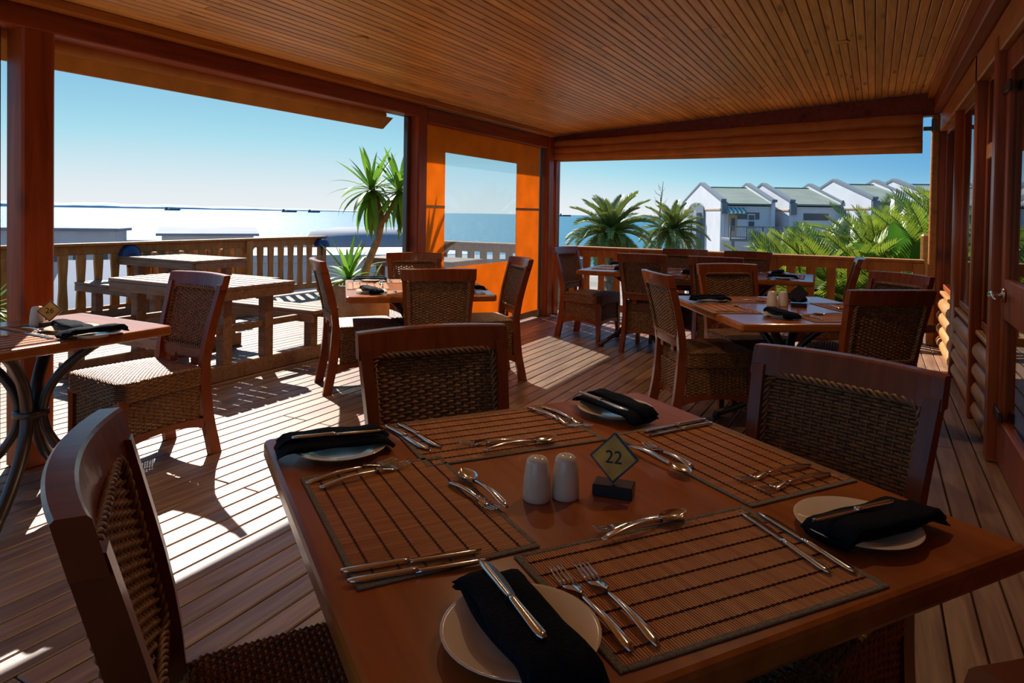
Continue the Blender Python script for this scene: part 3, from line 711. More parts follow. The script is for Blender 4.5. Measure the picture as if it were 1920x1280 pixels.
for i, ((x, y), a, lab, h, e) in enumerate(pn):
    lp = f'cream side plate with black napkin on table 22, {lab}'; ln = f'folded black napkin on the plate {lab} of table 22'
    if pl0 is None: pl0 = make_plate(lp, x, y, TZ+.0002, GP)
    else: dup(pl0, lp, (x, y, TZ+.0002), 0, GP)
    ox, oy = [(.0, .0), (-.012, -.005), (.0, -.01), (.03, .005)][i]
    if nk0 is None: nk0 = make_napkin(ln, x+ox, y+oy, NZ, a, GN)
    else: dup(nk0, ln, (x+ox, y+oy, NZ), radians(a), GN)
    kx, ky, ka = he(h, e); cutlery('butter_knife', f'butter knife lying on the black napkin {lab} of table 22', kx, ky, ka, NZ+.0245, .20, 'butter knives on the napkins of table 22')
def shaker(label, x, y, z, s=1., group=None):
    t = thing('salt_shaker', label, 'shaker', (x, y, z), 0, group)
    g = MB(); g.lathe([(0, 0), (.0245*s, 0), (.0268*s, .003), (.0272*s, .012), (.0255*s, .045*s), (.0215*s, .072*s), (.0195*s, .0775*s), (.015*s, .0815*s), (.008*s, .083*s), (0, .0832*s)], 28); g.build('body', M['china'], t, True)
    g = MB()
    for q in range(4): g.lathe([(0, .0828*s), (.0013, .0832*s), (0, .0836*s)], 6, (.005*cos(q*pi/2), .005*sin(q*pi/2), 0))
    g.build('hole', M['ink'], t); return t
shaker('cream salt shaker on table 22, further from the number sign', -.557, 1.163, TZ, 1., 'cream salt and pepper shakers')
shaker('cream pepper shaker on table 22, next to the number sign', -.514, 1.20, TZ, 1., 'cream salt and pepper shakers')
def text_mesh(body, size, mat, name, parent, loc, rot):
    cu = bpy.data.curves.new('lettering', 'FONT'); cu.body = body; cu.size = size; cu.align_x = 'CENTER'; cu.align_y = 'CENTER'; cu.extrude = .0003; cu.offset = .0002
    o = bpy.data.objects.new('lettering', cu); col.objects.link(o); dg = bpy.context.evaluated_depsgraph_get()
    me = bpy.data.meshes.new_from_object(o.evaluated_get(dg)); bpy.data.objects.remove(o); me.materials.clear(); me.materials.append(mat)
    return obj(name, me, parent, loc=loc, rot=rot)
def sign(label, x, y, z, rz, num, plate='brass', s=1., group='diamond table number signs'):
    t = thing('table_number_sign', label, 'sign', (x, y, z), radians(rz), group)
    MB().box((0, 0, .0115*s), (.078*s, .045*s, .023*s), .002).build('base', M['black'], t)
    R = Matrix.Rotation(radians(-12), 3, 'X') @ Matrix.Rotation(radians(45), 3, 'Y'); c = Vector((0, 0, .0225*s+.0495*s))
    MB().box(c, (.068*s, .013*s, .068*s), .0015, R).build('diamond_block', M['black'], t)
    n = Matrix.Rotation(radians(-12), 3, 'X') @ Vector((0, -1, 0))
    MB().box(c+n*.0073*s, (.060*s, .002*s, .060*s), 0, R).build('plate', M[plate], t)
    if num:
        text_mesh(num, .034*s, M['ink'], 'number', t, c+n*.0084*s, (radians(90-12), 0, 0))
    return t
sign('small brass diamond sign reading 22 on a black block', -.438, 1.262, TZ, 10, '22')
sign('small brass diamond sign reading 26 on the sunlit table', -3.27, 1.72, TZ, 52, '26')
sign('dark diamond number sign beside the shakers on the table near the log wall', -.40, 4.50, TZ, 10, '', 'black', 1.15)
shaker('cream salt shaker on the table near the log wall, further from the dark sign', -.545, 4.43, TZ, 1.15, 'cream salt and pepper shakers')
shaker('cream pepper shaker on the table near the log wall, next to the dark sign', -.487, 4.475, TZ, 1.15, 'cream salt and pepper shakers')
shaker('white shaker behind the number 26 sign on the sunlit table', -3.335, 1.70, TZ, 1.1, 'cream salt and pepper shakers')

def place(tag, tx, ty, ang, z=TZ, mat=True, plate_side=1, d=.30):
    """one simple place setting: ang = direction the diner faces, tx,ty = placemat centre"""
    a = radians(ang); f = (cos(a), sin(a)); l = (-sin(a), cos(a))
    P = lambda u, v: (tx+l[0]*u+f[0]*v, ty+l[1]*u+f[1]*v)
    global matB
    if mat:
        if matB is None: matB = make_mat(f'bamboo placemat {tag}', tx, ty, ang-90, z+.0004, 'bamboo placemats on the other tables', fine=False, lx=.43, ly=.29)
        else: dup(matB, f'bamboo placemat {tag}', (tx, ty, z+.0004), radians(ang-90), 'bamboo placemats on the other tables')
    zt = z+.0036; g = 'steel cutlery on the other tables'
    for kind, nm, u, L_ in (('dinner_fork', 'steel fork', .155, .21), ('dinner_knife', 'steel knife', -.16, .22)):
        x, y = P(u, .0); cutlery(kind, f'{nm} {tag}', x, y, ang+random.uniform(-4, 4), zt, L_, g)
    x, y = P(0, .10); cutlery('dessert_spoon', f'dessert spoon {tag}', x, y, ang+90, zt, .195, g)
    x, y = P(.31*plate_side, .03); dup(pl0, f'napkin plate {tag}', (x, y, z+.0002), 0, 'side plates on the other tables')
    dup(nk0, f'folded black napkin {tag}', (x, y, z+.0195), radians(ang+random.uniform(-15, 15)), 'folded black napkins on the other tables')
matB = None
nearwall = 'on the table near the log wall'
place(f'{nearwall}, sea-side seat', -.78, 4.16, 32)
place(f'{nearwall}, seat of the darkest chair', -.16, 4.12, 122)
place(f'{nearwall}, seat facing the camera', -.74, 4.66, -58)
place(f'{nearwall}, seat by the greyish chair', -.12, 4.62, 212)
place('on the sunlit table 26, beside the honey-brown chair', -3.20, 1.72, -90, plate_side=1)
place('on the sunlit table 26, on the camera side', -3.05, 1.40, 180, plate_side=-1)
yt = 'on the yucca-side table'
place(f'{yt}, seat of the chair turned away', -2.70, 3.74, 132); place(f'{yt}, seat by the picnic bench', -3.24, 3.86, 42); place(f'{yt}, seat against the blind', -3.2, 4.33, -48); place(f'{yt}, seat of the side-on chair', -2.66, 4.24, 222)
lt = 'on the long table'
place(f'{lt}, end seat by the corner post', -2.38, 6.64, 4); place(f'{lt}, camera side nearer the corner post', -1.86, 6.43, 94); place(f'{lt}, rail side nearer the corner post', -1.80, 6.93, -86)
place(f'{lt}, camera side nearer the log building', -1.22, 6.48, 94); place(f'{lt}, rail side nearer the log building', -1.12, 6.97, -86); place(f'{lt}, end seat by the log building', -.70, 6.76, 184)

# ------------------------------------------------------------------ deck railing
def baluster_mesh(h, wd=.098, th=.03):
    pr = []
    for i in range(13):
        f = i/12; q = .5*wd*(1-.16*sin(pi*f)**2+.05*sin(3*pi*f)); pr.append((q, h*f))
    poly = [(x, 0, z) for x, z in pr]+[(-x, 0, z) for x, z in reversed(pr)]
    return MB().prism(poly, (0, -th/2, 0), (0, th/2, 0)).mesh('baluster', M['rail'])
BAL = baluster_mesh(.66)
def railing(label, a, b, posts, step, bracket_at=()):
    a = Vector((*a, 0)); b = Vector((*b, 0)); d = b-a; L_ = d.length; rz = atan2(d.y, d.x)
    t = thing('deck_railing', label, 'railing', a, rz)
    MB().box((L_/2, 0, .868), (L_, .15, .03), .005).build('top_rail', M['rail'], t)
    MB().box((L_/2, 0, .80), (L_, .045, .10), .005).build('upper_rail', M['rail'], t)
    MB().box((L_/2, 0, .10), (L_, .05, .09), .005).build('lower_rail', M['rail'], t)
    for p in posts: MB().box((p, 0, .425), (.11, .11, .85), .006).build('post', M['rail'], t)
    x = step*.6
    while x < L_-.03:
        if min([abs(x-p) for p in posts]+[9]) > .095: obj('baluster', BAL, t, loc=(x, .0, .11))
        x += step
    for p in bracket_at:
        for s in (-1, 1):
            poly = [(p+s*.05, 0, .76), (p+s*.16, 0, .76)]+[(p+s*(.05+.11*(1-sin(pi/2*i/6))), 0, .76-.16*(1-cos(pi/2*i/6))) for i in range(7)]
            MB().prism(poly, (0, -.018, 0), (0, .018, 0)).build('bracket', M['rail'], t)
railing('brown timber railing with flat balusters along the sea side of the deck', (-7.93, -1.5), (-7.93, 8.35), (.05, 4.2, 8.32, 9.8), .196, (8.32,))
railing('orange-brown timber railing facing the white houses', (-3.66, 8.34), (.47, 8.34), (1.05, 2.62, 4.08), .208, (1.05, 2.62))
railing('timber railing seen through the clear window of the orange blind', (-5.65, 8.34), (-3.9, 8.34), (.05,), .208, (.05,))
lt_ = obj('terrace', None, None, 'structure'); lt_['label'] = 'sunlit lower terrace boards beyond the railing'
x = -3.6
while x < 2.2:
    obj('plank', plank_mesh(3.4, .0935, .028, M['deck'], 'terrace_plank', .004), lt_, loc=(x, 10.2, -.2)); x += .1
fe = thing('log_fence', 'upright brown log fence just outside the sea-side railing', 'fence', (-8.35, 6.3, 0))
for i in range(15):
    y = -.85+i*.118; MB().lathe([(0, -1.5), (.054, -1.5), (.056, .74+.05*sin(i*2.1)), (.05, .76+.05*sin(i*2.1)), (0, .76+.05*sin(i*2.1))], 10).build('log', M['log'], fe, True).location = (.01*sin(i*1.7), y, 0)
for x, y, lab in ((-7.98, 5.05, 'dark navy dome lamp on the sea-side railing behind the picnic table'), (-7.93, 8.24, 'dark navy dome lamp on the corner post behind the yucca')):
    t = thing('dome_lamp', lab, 'lamp', (x+.06, y, .72), 0, 'navy dome lamps on the railing')
    MB().lathe([(.135, 0), (.13, .04), (.11, .085), (.07, .12), (0, .135)], 20).build('shade', plain('navy_enamel', (.015, .03, .10), rough=.3) if 'navy' not in M else M['navy'], t, True)
    MB().lathe([(0, -.14), (.022, -.14), (.022, .03), (0, .03)], 10).build('stalk', M['iron'], t, True)

# ------------------------------------------------------------------ picnic tables with fixed benches
def picnic(label, x, y):
    t = thing('picnic_table', label, 'picnic table', (x, y, 0), 0, 'weathered picnic tables on the open deck')
    n = 7; pw = .74/n
    for i in range(n): MB().box((0, -.37+pw*(i+.5), .705), (1.36, pw-.018, .03), .004).build('slat', M['picnic'], t)
    for s in (-1, 1):
        MB().box((0, s*.345, .655), (1.32, .045, .07), .004).build('apron', M['picnic'], t); MB().box((s*.655, 0, .655), (.045, .66, .07), .004).build('apron', M['picnic'], t)
        MB().box((s*.52, 0, .06), (.09, 1.62, .12), .008).build('sleeper', M['picnic'], t)
        for q in (-1, 1):
            MB().box((s*.52, q*.20, .37), (.085, .085, .51), .006).build('leg', M['picnic'], t)
            MB().box((s*.52, q*.70, .26), (.085, .085, .29), .006).build('bench_leg', M['picnic'], t)
        MB().box((s*.52, 0, .385), (.05, 1.66, .05), .005).build('crossbar', M['picnic'], t)
        for k in range(3): MB().box((0, s*(.59+.105*k), .435), (1.42, .088, .03), .004).build('bench_slat', M['picnic'], t)
        for k in (.555, .835): MB().box((0, s*k, .385), (1.38, .035, .07), .004).build('bench_apron', M['picnic'], t)
    return t
p0 = picnic('slatted picnic table behind the honey-brown chair, closest to the dining deck', -4.86, 3.72)
dup(p0, 'slatted picnic table against the sea-side railing', (-7.24, 5.28, 0))
dup(p0, 'slatted picnic table behind the yucca and the orange blind', (-5.02, 7.05, 0))

# ------------------------------------------------------------------ potted plants
def blade(L_, wd, droop, seg=7, fold=.25):
    """one sword leaf along +Y, arching by droop (radians over its length)"""
    g = MB(); rows = []; p = Vector((0, 0, 0)); a = 0
    for i in range(seg+1):
        f = i/seg; w_ = wd*(.55+.45*sin(pi*min(1, f*1.5+.05)) if f < .5 else (1-((f-.5)/.5)**1.6))*.5+.0006
        rows.append([(p.x-w_, p.y, p.z+w_*fold), (p.x, p.y, p.z), (p.x+w_, p.y, p.z+w_*fold)])
        a -= droop/seg*(.4+1.2*f); p = p+Vector((0, cos(a), sin(a)))*(L_/seg)
    vs = [q for r in rows for q in r]; fs = []
    for i in range(seg):
        for j in range(2): k = i*3+j; fs.append((k, k+1, k+4, k+3))
    g.add(vs, fs); return g
YL = [blade(.44, .050, d).mesh('yucca_leaf', M['leaf'], True) for d in (.25, .8, 1.5, 2.2)]
def rosette(t, c, n, scale, lo=-50, hi=85, name='leaf'):
    for i in range(n):
        f = (i+.5)/n; el = radians(hi+(lo-hi)*f**.85+random.uniform(-8, 8)); az = i*2.39996+random.uniform(-.2, .2)
        me = YL[min(3, int(f*4))] if el > -.2 else YL[1]
        R = Matrix.Rotation(az, 3, 'Z') @ Matrix.Rotation(el, 3, 'X'); s = scale*random.uniform(.85, 1.15)
        o = obj(name, me, t); o.matrix_local = Matrix.Translation(c) @ (R @ Matrix.Scale(s, 3)).to_4x4()
yp = (-4.78, 5.55)
pt = thing('plant_pot', 'large round tan clay pot holding the tall yucca', 'pot', (*yp, 0))
MB().lathe([(0, 0), (.25, 0), (.30, .08), (.335, .26), (.335, .42), (.31, .50), (.325, .53), (.31, .545), (.285, .53), (.28, .46), (0, .46)], 32).build('vessel', M['clay'], pt, True)
MB().lathe([(0, .465), (.27, .465), (.27, .47), (0, .485)], 20).build('soil', M['bark'], pt)
yu = thing('yucca', 'tall potted yucca with drooping sword leaves in front of the sea', 'plant', (*yp, .46))
r = Vector((cos(YAW), sin(YAW), 0))
def tilt(u, z): return Vector((r.x*u, r.y*u, z))
for pts, rd in (([tilt(.03, 0), tilt(.09, .28), tilt(.20, .55), tilt(.24, .75), tilt(.17, 1.0), tilt(.14, 1.06)], (.045, .04, .036, .034, .028, .024)), ([tilt(.23, .70), tilt(.36, .92), tilt(.43, 1.06)], (.026, .024, .022)), ([tilt(-.08, 0), tilt(-.10, .12)], (.05, .04))):
    MB().tube(pts, rd, 8).build('trunk', M['stem'], yu, True)
rosette(yu, tilt(.13, 1.06), 52, 1.12, -80); rosette(yu, tilt(.42, 1.05), 48, 1.1, -82); rosette(yu, tilt(-.10, .12), 34, 1.0, -35); rosette(yu, tilt(.12, .05), 14, .8, -40, 50)
yb = thing('yucca', 'low yucca leaves peeking out at the left of the thick red post', 'plant', (-6.95, 3.1, .0))
MB().lathe([(0, 0), (.05, 0), (.045, .35), (0, .35)], 10).build('trunk', M['stem'], yb, True); rosette(yb, Vector((0, 0, .35)), 36, .85, -45)
sb = thing('planter', 'small dark planter topped with pale shells under the yucca-side table', 'planter', (-3.93, 5.02, 0))
MB().box((0, 0, .14), (.26, .26, .28), .01).build('box', M['black'], sb)
for i in range(24):
    a = i*2.4; rr_ = .11*sqrt((i+.5)/24); g = MB(); g.lathe([(0, -.012), (.02, -.008), (.026, .002), (.016, .014), (0, .018)], 8); o = g.build('shell', M['shell'], sb, True); o.location = (rr_*cos(a), rr_*sin(a), .295+.02*(1-rr_/.11)); o.rotation_euler = (random.uniform(-1, 1), random.uniform(-1, 1), a)

# ------------------------------------------------------------------ palms and shrubs beyond the rail
def frond(L_, n, ll, lw, arch, mat, name, vee=.5, back=.35):
    g = MB(); P = []; p = Vector((0, 0, 0)); a = 0.
    for i in range(n+1):
        f = i/n; P.append((p.copy(), a)); a -= arch/n*(.3+1.4*f); p = p+Vector((0, cos(a), sin(a)))*(L_/n)
    g.tube([q[0] for q in P], [.016*L_*(1-.8*i/n)+.002 for i in range(n+1)], 4)
    for i in range(int(n*.12)+1, n+1):
        f = i/n; q, a = P[i]; l_ = ll*(.35+.65*sin(pi*min(1, .12+f*.86))**.7)
        for s in (-1, 1):
            fw = Vector((0, cos(a), sin(a))); up = Vector((0, -sin(a), cos(a))); d = (Vector((s, 0, 0))*(1-back*f)+fw*(back+.6*f)+up*vee*random.uniform(.7, 1.2)).normalized()
            w_ = lw*.5; mid = q+d*l_*.5+up*.0; tip = q+d*l_-Vector((0, 0, 1))*l_*.12
            k = fw*w_; g.add([q-k*.5, q+k*.5, mid+k, mid-k, tip], [(0, 1, 2, 3), (3, 2, 4)])
    return g.mesh(name, mat)
FP = [frond(2.25, 44, .46, .075, ar, M['palm'], 'palm_frond') for ar in (.7, 1.2, 1.7)]
FL_ = [frond(2.1, 34, .50, .06, ar, M['lush'], 'lush_frond', .35) for ar in (.5, 1.0, 1.6)]
def palm(label, x, y, zc, zb, n, s, meshes_, lo=-25, hi=82, trunk=.26, tm='bark', group=None, name='palm_tree'):
    t = thing(name, label, 'palm', (x, y, zb), 0, group); c = Vector((0, 0, zc-zb))
    if trunk:
        pr = []; m_ = 14
        for i in range(m_+1):
            z = (zc-zb+.1)*i/m_; pr += [(trunk*(1.15-.2*i/m_), z), (trunk*(1.0-.2*i/m_), z+.02)]
        pr = [(0, 0)]+pr+[(0, pr[-1][1]+.05)]
        MB().lathe(pr, 10).build('trunk', M[tm], t, True)
    for i in range(n):
        f = (i+.5)/n; el = radians(hi+(lo-hi)*f+random.uniform(-7, 7)); az = i*2.39996+random.uniform(-.25, .25)
        me = meshes_[0 if f < .3 else 1 if f < .7 else 2]; R = Matrix.Rotation(az, 3, 'Z') @ Matrix.Rotation(el, 3, 'X')
        o = obj('frond', me, t); o.matrix_local = Matrix.Translation(c) @ (R @ Matrix.Scale(s*random.uniform(.85, 1.1), 3)).to_4x4()
    return t
palm('broad date palm beyond the rail with the sea behind it', -10.84, 30.1, .45, -6, 58, .98, FP, -30, 74)
palm('smaller date palm in front of the arched house gable', -9.15, 34.8, .50, -6, 44, .86, FP, -30, 72)
bt = thing('bare_tree', 'thin leafless tree top behind the two date palms', 'tree', (-12.9, 45, -6))
g = MB(); g.tube([(0, 0, 0), (.1, 0, 5.0), (.15, 0, 7.6), (.3, .1, 9.6)], (.14, .09, .05, .015), 6)
for i in range(16):
    z = 6.6+i*.17; a = i*2.4; l_ = 1.0-.04*i; g.tube([(.12+.02*(z-6), 0, z), (.12+.5*l_*cos(a), .5*l_*sin(a), z+.35*l_), (.12+.75*l_*cos(a), .75*l_*sin(a), z+.8*l_)], (.02, .014, .005), 4)
g.build('branches', M['bark'], bt, True)
for (x, y, zc, n, s, lab) in ((-1.75, 14.4, -.35, 18, .75, 'arching lush palm clump nearest the house balcony'), (-1.15, 13.2, -.5, 20, .85, 'lush palm clump behind the rail, second from the balcony'), (-.45, 12.7, -.45, 22, .95, 'dense yellow-green palm clump in the middle of the shrubs'),
        (.25, 13.2, -.45, 20, .95, 'lush palm clump beside the paddle-leaved plant'), (.95, 13.4, .1, 22, .9, 'tall palm clump against the orange end post'), (-.9, 15.5, -.6, 18, .95, 'palm clump half hidden behind the denser clumps'), (.45, 12.2, -.9, 16, .7, 'low palm clump just above the rail by the yellow post'), (-1.3, 16.4, -.2, 22, .8, 'fine-leaved palm clump behind the shrubs, nearest the garden wall'), (.1, 15.2, .0, 24, .95, 'tall fine-leaved palm clump at the back of the shrubs'), (1.35, 14.8, .55, 26, .85, 'tallest palm clump, its crown rising beside the orange end post')):
    k_ = 1.0 if x > 1.2 else .86 if x < .2 else .92
    palm(lab, x, y, zc+(.0 if x > 1.2 else .18 if x < .2 else .0), -6, n+14, s*k_, FL_, 0, 74, .10, 'stem', 'lush palm clumps beyond the railing', 'palm_clump')
def paddle(L_, wd):
    g = MB(); rows = []
    g.tube([(0, 0, 0), (0, L_*.5, .02), (0, L_, 0)], (.014, .012, .008), 5)
    n = 10
    for i in range(n+1):
        f = i/n; y = L_+L_*.95*f; w_ = wd*sin(pi*min(1, .04+f*.95))**.6; z = -.25*L_*f*f
        rows.append([(-w_, y, z+w_*.35), (0, y, z), (w_, y, z+w_*.35)])
    vs = [q for r in rows for q in r]; fs = [(i*3+j, i*3+j+1, i*3+j+4, i*3+j+3) for i in range(n) for j in range(2)]
    g.add(vs, fs); return g.mesh('paddle_leaf', M['paddle'], True)
PD = paddle(.75, .17)
for (x, y, zb, n, s, lab) in ((.42, 12.6, -.2, 11, 1.0, 'broad paddle-leaved plant behind the rail near the yellow post'), (-.85, 14.2, -.1, 6, .75, 'two-tone paddle leaves standing up behind the palm clumps')):
    t = thing('paddle_plant', lab, 'plant', (x, y, -6)); MB().lathe([(0, 0), (.09, 0), (.08, 6+zb), (0, 6+zb)], 10).build('stem', M['stem'], t, True)
    for i in range(n):
        R = Matrix.Rotation(i*2.4+.4, 3, 'Z') @ Matrix.Rotation(radians(84-50*i/n), 3, 'X')
        obj('leaf', PD, t).matrix_local = Matrix.Translation((0, 0, 6+zb)) @ (R @ Matrix.Scale(s*random.uniform(.85, 1.1), 3)).to_4x4()
o = MB().box((0, 0, 0), (.30, .12, 1.3), .03).build('garden_post', M['trimwood']); o.location = (.75, 11.6, .45); o['label'] = 'yellow timber post among the plants beside the orange end post'; o['category'] = 'post'
hb = thing('hedge', 'low green hedge filling the bed below the lush palms', 'hedge', (-.6, 14.0, -2.2)); hb['kind'] = 'thing'
SH = blade(.5, .12, .9, 4).mesh('hedge_leaf', M['lush'], True)
g = MB(); base = blade(.45, .10, .9, 3)
for i in range(1500):
    R = Matrix.Rotation(random.uniform(0, 6.3), 3, 'Z') @ Matrix.Rotation(radians(random.uniform(-20, 80)), 3, 'X'); c = Vector((random.uniform(-1.7, 2.0), random.uniform(-1.0, 1.8), random.uniform(.2, 2.75)))
    g.add([c+R @ Vector(q) for q in base.v], base.f)
g.build('foliage', M['lush'], hb, kind='stuff')

# ------------------------------------------------------------------ white houses with green roofs
RZH = atan2(-.8824, .4706)
def house(label, x, y, zp, first=False, ln=3.7, face=None):
    t = thing('house', label, 'house', (x, y, -6), RZH, 'white gabled houses with grey-green roofs'); e = 8.60+(zp-4.03); p = zp+6
    W = 5.5
    MB().prism([(-W, 0, 0), (W, 0, 0), (W, 0, e-.05), (0, 0, p-.10), (-W, 0, e-.05)], (0, 0, 0), (0, .3, 0)).build('gable_wall', M['white'], t)
    MB().prism([(-W, 0, 0), (W, 0, 0), (W, 0, e-.05), (0, 0, p-.10), (-W, 0, e-.05)], (0, ln, 0), (0, ln+.3, 0)).build('gable_wall', M['white'], t)
    for yy in (-.04, ln-.02):
        MB().prism([(-W-.15, 0, e-.18), (-W-.15, 0, e-.03), (0, 0, p+.05), (W+.12, 0, e-.02), (W+.25, 0, e+.02), (W+.25, 0, e-.15), (W+.1, 0, e-.18), (0, 0, p-.13)], (0, yy, 0), (0, yy+.38, 0)).build('coping', M['slate'], t)
    for s in (1, -1):
        MB().prism([(0, 0, p-.35), (s*(W+.15), 0, e-.30), (s*(W+.15), 0, e-.42), (0, 0, p-.5)], (0, .3, 0), (0, ln, 0)).build('roof_slope', M['green'], t)
        MB().box((s*(W-.25), ln/2+.15, (e-.5)/2), (.2, ln-.3, e-.5)).build('side_wall', M['white'], t)
    MB().box((0, .15+ln/2, p-.36), (.25, ln-.3, .12), .03).build('ridge_cap', M['green'], t)
    MB().box((W+.05, .25, e-.65), (.30, .45, .85), .02).build('corner_pier', M['slate'], t)
    MB().box((0, -.02, e-.75), (2*W-.02, .06, .12), .01).build('string_course', M['ochre'], t)
    MB().box((W-.12, ln/2+.15, e-.55), (.10, ln-.4, .12), .01).build('fascia', M['white'], t)
    MB().box((W-.14, 2.0, e-1.2), (.06, 1.8, .5), .01).build('strip_window', M['wglass'], t)
    return t
h1 = house('white gabled house with an arched grey niche, nearest the date palms', -12.58, 56.06, 4.03, True)
h2 = house('white gabled house second from the arched one', -8.05, 57.57, 4.03); h3 = house('white gabled house standing behind the lush palms', -2.82, 55.83, 4.2, ln=3.0)
house('white gable mostly hidden by the tall palm near the orange end post', 1.04, 55.17, 4.15)
g = MB(); pr = [(-3.2, 0, 0), (1.5, 0, 0), (1.5, 0, 7.75)]+[(-.85+2.35*cos(pi*i/12), 0, 7.75+.68*sin(pi*i/12)) for i in range(1, 12)]+[(-3.2, 0, 7.75)]
g.prism(pr, (0, -.14, 0), (0, -.02, 0)).build('arched_niche', M['slate'], h1)
MB().box((.55, -.3, 3.8), (.9, .5, 7.6), .02).build('niche_fin', M['bluegrey'], h1); MB().box((-2.3, -.17, 6.6), (.7, .06, 1.6), .01).build('niche_window', M['wglass'], h1)
dr = MB().box((5.38, .95, 6.6), (.10, .62, 1.75), .02).build('door', M['ochre'], h1); MB().box((5.44, .95, 6.75), (.03, .28, .95), .01).build('door_pane', M['wglass'], dr)
wn = MB().box((5.38, 2.3, 7.05), (.08, .55, 1.0), .02).build('window', M['white'], h1)
for z in (6.82, 7.28): MB().box((5.43, 2.3, z), (.02, .42, .36)).build('pane', M['wglass'], wn)
MB().box((5.4, 2.3, 6.48), (.16, .66, .08), .01).build('window_sill', M['ochre'], h1)
for i in range(9): MB().prism([(5.40, 0, 8.0), (6.2, 0, 7.72), (6.2, 0, 7.55), (5.40, 0, 7.85)], (0, .35+i*.15, 0), (0, .35+i*.15+.145, 0)).build('awning_stripe', M['teal' if i % 2 == 0 else 'cream'], h1)
bc = thing('balcony', 'raised balcony with dark metal balusters in front of the houses', 'balcony', (-12.58, 56.06, -6), RZH)
MB().box((7.38, 2.6, 5.72), (2.0, 5.6, .2), .02).build('slab', M['slate'], bc)
MB().box((8.3, 2.6, 6.64), (.08, 5.6, .08)).build('top_rail', M['slate'], bc); MB().box((8.3, 2.6, 5.92), (.06, 5.6, .06)).build('bottom_rail', M['slate'], bc)
bm_ = MB().box((0, 0, 0), (.04, .04, .70)).mesh('baluster', M['slate'])
for i in range(42): obj('baluster', bm_, bc, loc=(8.3, -.1+i*.132, 6.28))
for i in range(6): MB().box((8.3, -.15+i*1.1, 6.2), (.11, .11, .96)).build('post', M['slate'], bc)
for i in range(3): MB().box((8.1, .1+i*2.5, 2.81), (.18, .18, 5.62)).build('column', M['slate'], bc)
gw = thing('garden_wall', 'low ochre stone wall with dark gaps under the house balcony', 'wall', (-9.3, 47.2, -6), RZH+pi/2)
for j in range(3):
    for i in range(9): MB().box((i*.82+(.41 if j % 2 else 0)-1, 0, 4.05+j*.33), (.79, .4, .30), .03).build('stone', M['ochre'], gw)
MB().box((2.6, .1, 1.95), (7.4, .5, 3.9)).build('base', M['palegrey'], gw)

# ------------------------------------------------------------------ harbour buildings and ships
def shed(label, a, b, depth, ztop, wall, roof, ridge=0., zb=-6., over=.3):
    a = Vector((*a, 0)); b = Vector((*b, 0)); d = b-a; L_ = d.length; t = thing('harbour_building', label, 'building', (a.x, a.y, zb), atan2(d.y, d.x)); h = ztop-zb-ridge
    MB().box((L_/2, depth/2, (h-.2)/2), (L_, depth, h-.2)).build('wall', wall, t)
    if ridge: MB().prism([(-over, -over, h-.2), (-over, depth/2, h+ridge), (-over, depth+over, h-.2), (-over, depth+over, h-.35), (-over, -over, h-.35)], (0, 0, 0), (L_+2*over, 0, 0)).build('roof', roof, t)
    else: MB().box((L_/2, depth/2, h-.1), (L_+2*over, depth+2*over, .22), .03).build('roof', roof, t)
    n = max(2, int(L_/1.6))
    for i in range(n): MB().box(((i+.5)*L_/n, -.03, h*.62), (.7, .06, .8), .01).build('window', M['wglass'], t)
    return t
shed('grey-blue flat-roofed harbour hall by the water, next to the red post', (-60, 24), (-51.3, 31.6), 2.8, -.35, M['palegrey'], M['bluegrey'])
shed('long low harbour shed with a dark blue-grey roof along the shore', (-64.5, 28.5), (-45, 44.5), 5, -1.5, M['palegrey'], M['bluegrey'])
shed('blue-grey building with a shallow arched roof behind the sea-side railing', (-37.0, 25.6), (-33.9, 29.6), 6, .12, M['palegrey'], M['bluegrey'], .12)
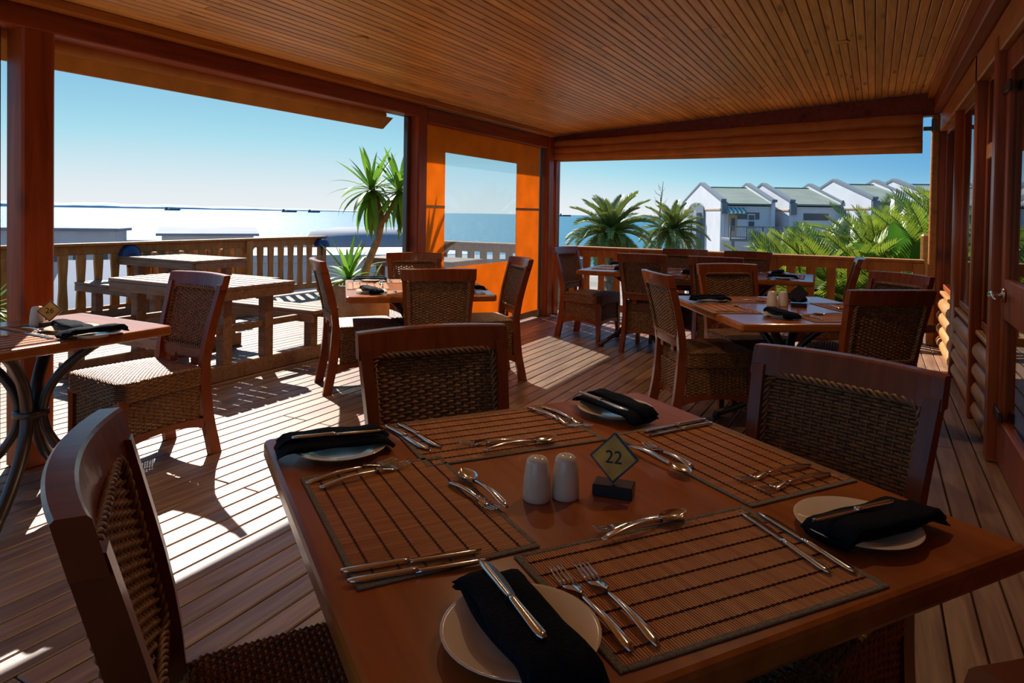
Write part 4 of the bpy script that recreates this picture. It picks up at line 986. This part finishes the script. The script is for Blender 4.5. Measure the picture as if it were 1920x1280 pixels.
shed('pale cottage with a blue-grey pitched roof just below the deck', (-22.5, 8.6), (-17.8, 14.6), 5, -1.2, M['palegrey'], M['bluegrey'], 1.0)
shed('pale cottage with a broad roof further along below the deck', (-27, 14.5), (-22.5, 20.0), 5, -.9, M['palegrey'], M['bluegrey'], .9)
shed('long pale grey wall building behind the sea-side balusters', (-15.2, 12.2), (-10.6, 17.6), 4, .05, M['palegrey'], M['palegrey'], 0, -6, .05)
sk = shed('boarded kiosk with a bright blue sign band behind the yucca', (-9.4, 14.0), (-7.0, 16.4), 1.2, .15, M['stem'], M['bluegrey'])
MB().box((2.2, -.25, 5.75), (2.2, .1, .26)).build('sign_band', M['blue'], sk)
tk = thing('round_hall', 'round hall with a wide blue-grey disc roof by the sea', 'building', (-25.8, 30.6, -6))
MB().lathe([(0, 0), (2.9, 0), (2.9, 5.2), (0, 5.2)], 36).build('drum', M['palegrey'], tk, True); MB().lathe([(0, 5.2), (3.3, 5.2), (3.45, 5.5), (3.1, 6.1), (1.8, 6.35), (0, 6.4)], 36).build('roof', M['bluegrey'], tk, True)
for d, px0, az, L_, lab in ((3000, 0, -54.6, 58, 'dark cargo ship on the horizon, furthest from the yucca'), (3000, 0, -46.2, 62, 'cargo ship on the horizon with its bridge at the stern'), (3050, 0, -44.3, 52, 'smaller cargo ship on the horizon closest to the yucca'), (3400, 0, -23.6, 60, 'faint ship on the horizon beside the corner post')):
    a = radians(az); t = thing('cargo_ship', lab, 'ship', (sin(a)*d, cos(a)*d, -9), -a+.1, 'cargo ships anchored on the horizon')
    MB().prism([(-L_/2, 0, 0), (L_/2-4, 0, 0), (L_/2, 0, 6.5), (-L_/2, 0, 5.2)], (0, -5, 0), (0, 5, 0)).build('hull', M['ship'], t)
    MB().box((-L_/2+7, 0, 9), (8, 8, 8)).build('bridge', M['ship'], t); MB().box((L_/2-8, 0, 7), (3, 3, 5)).build('mast', M['ship'], t); MB().box((4, 0, 6.4), (L_*.5, 7, 2)).build('cargo', M['ship'], t)
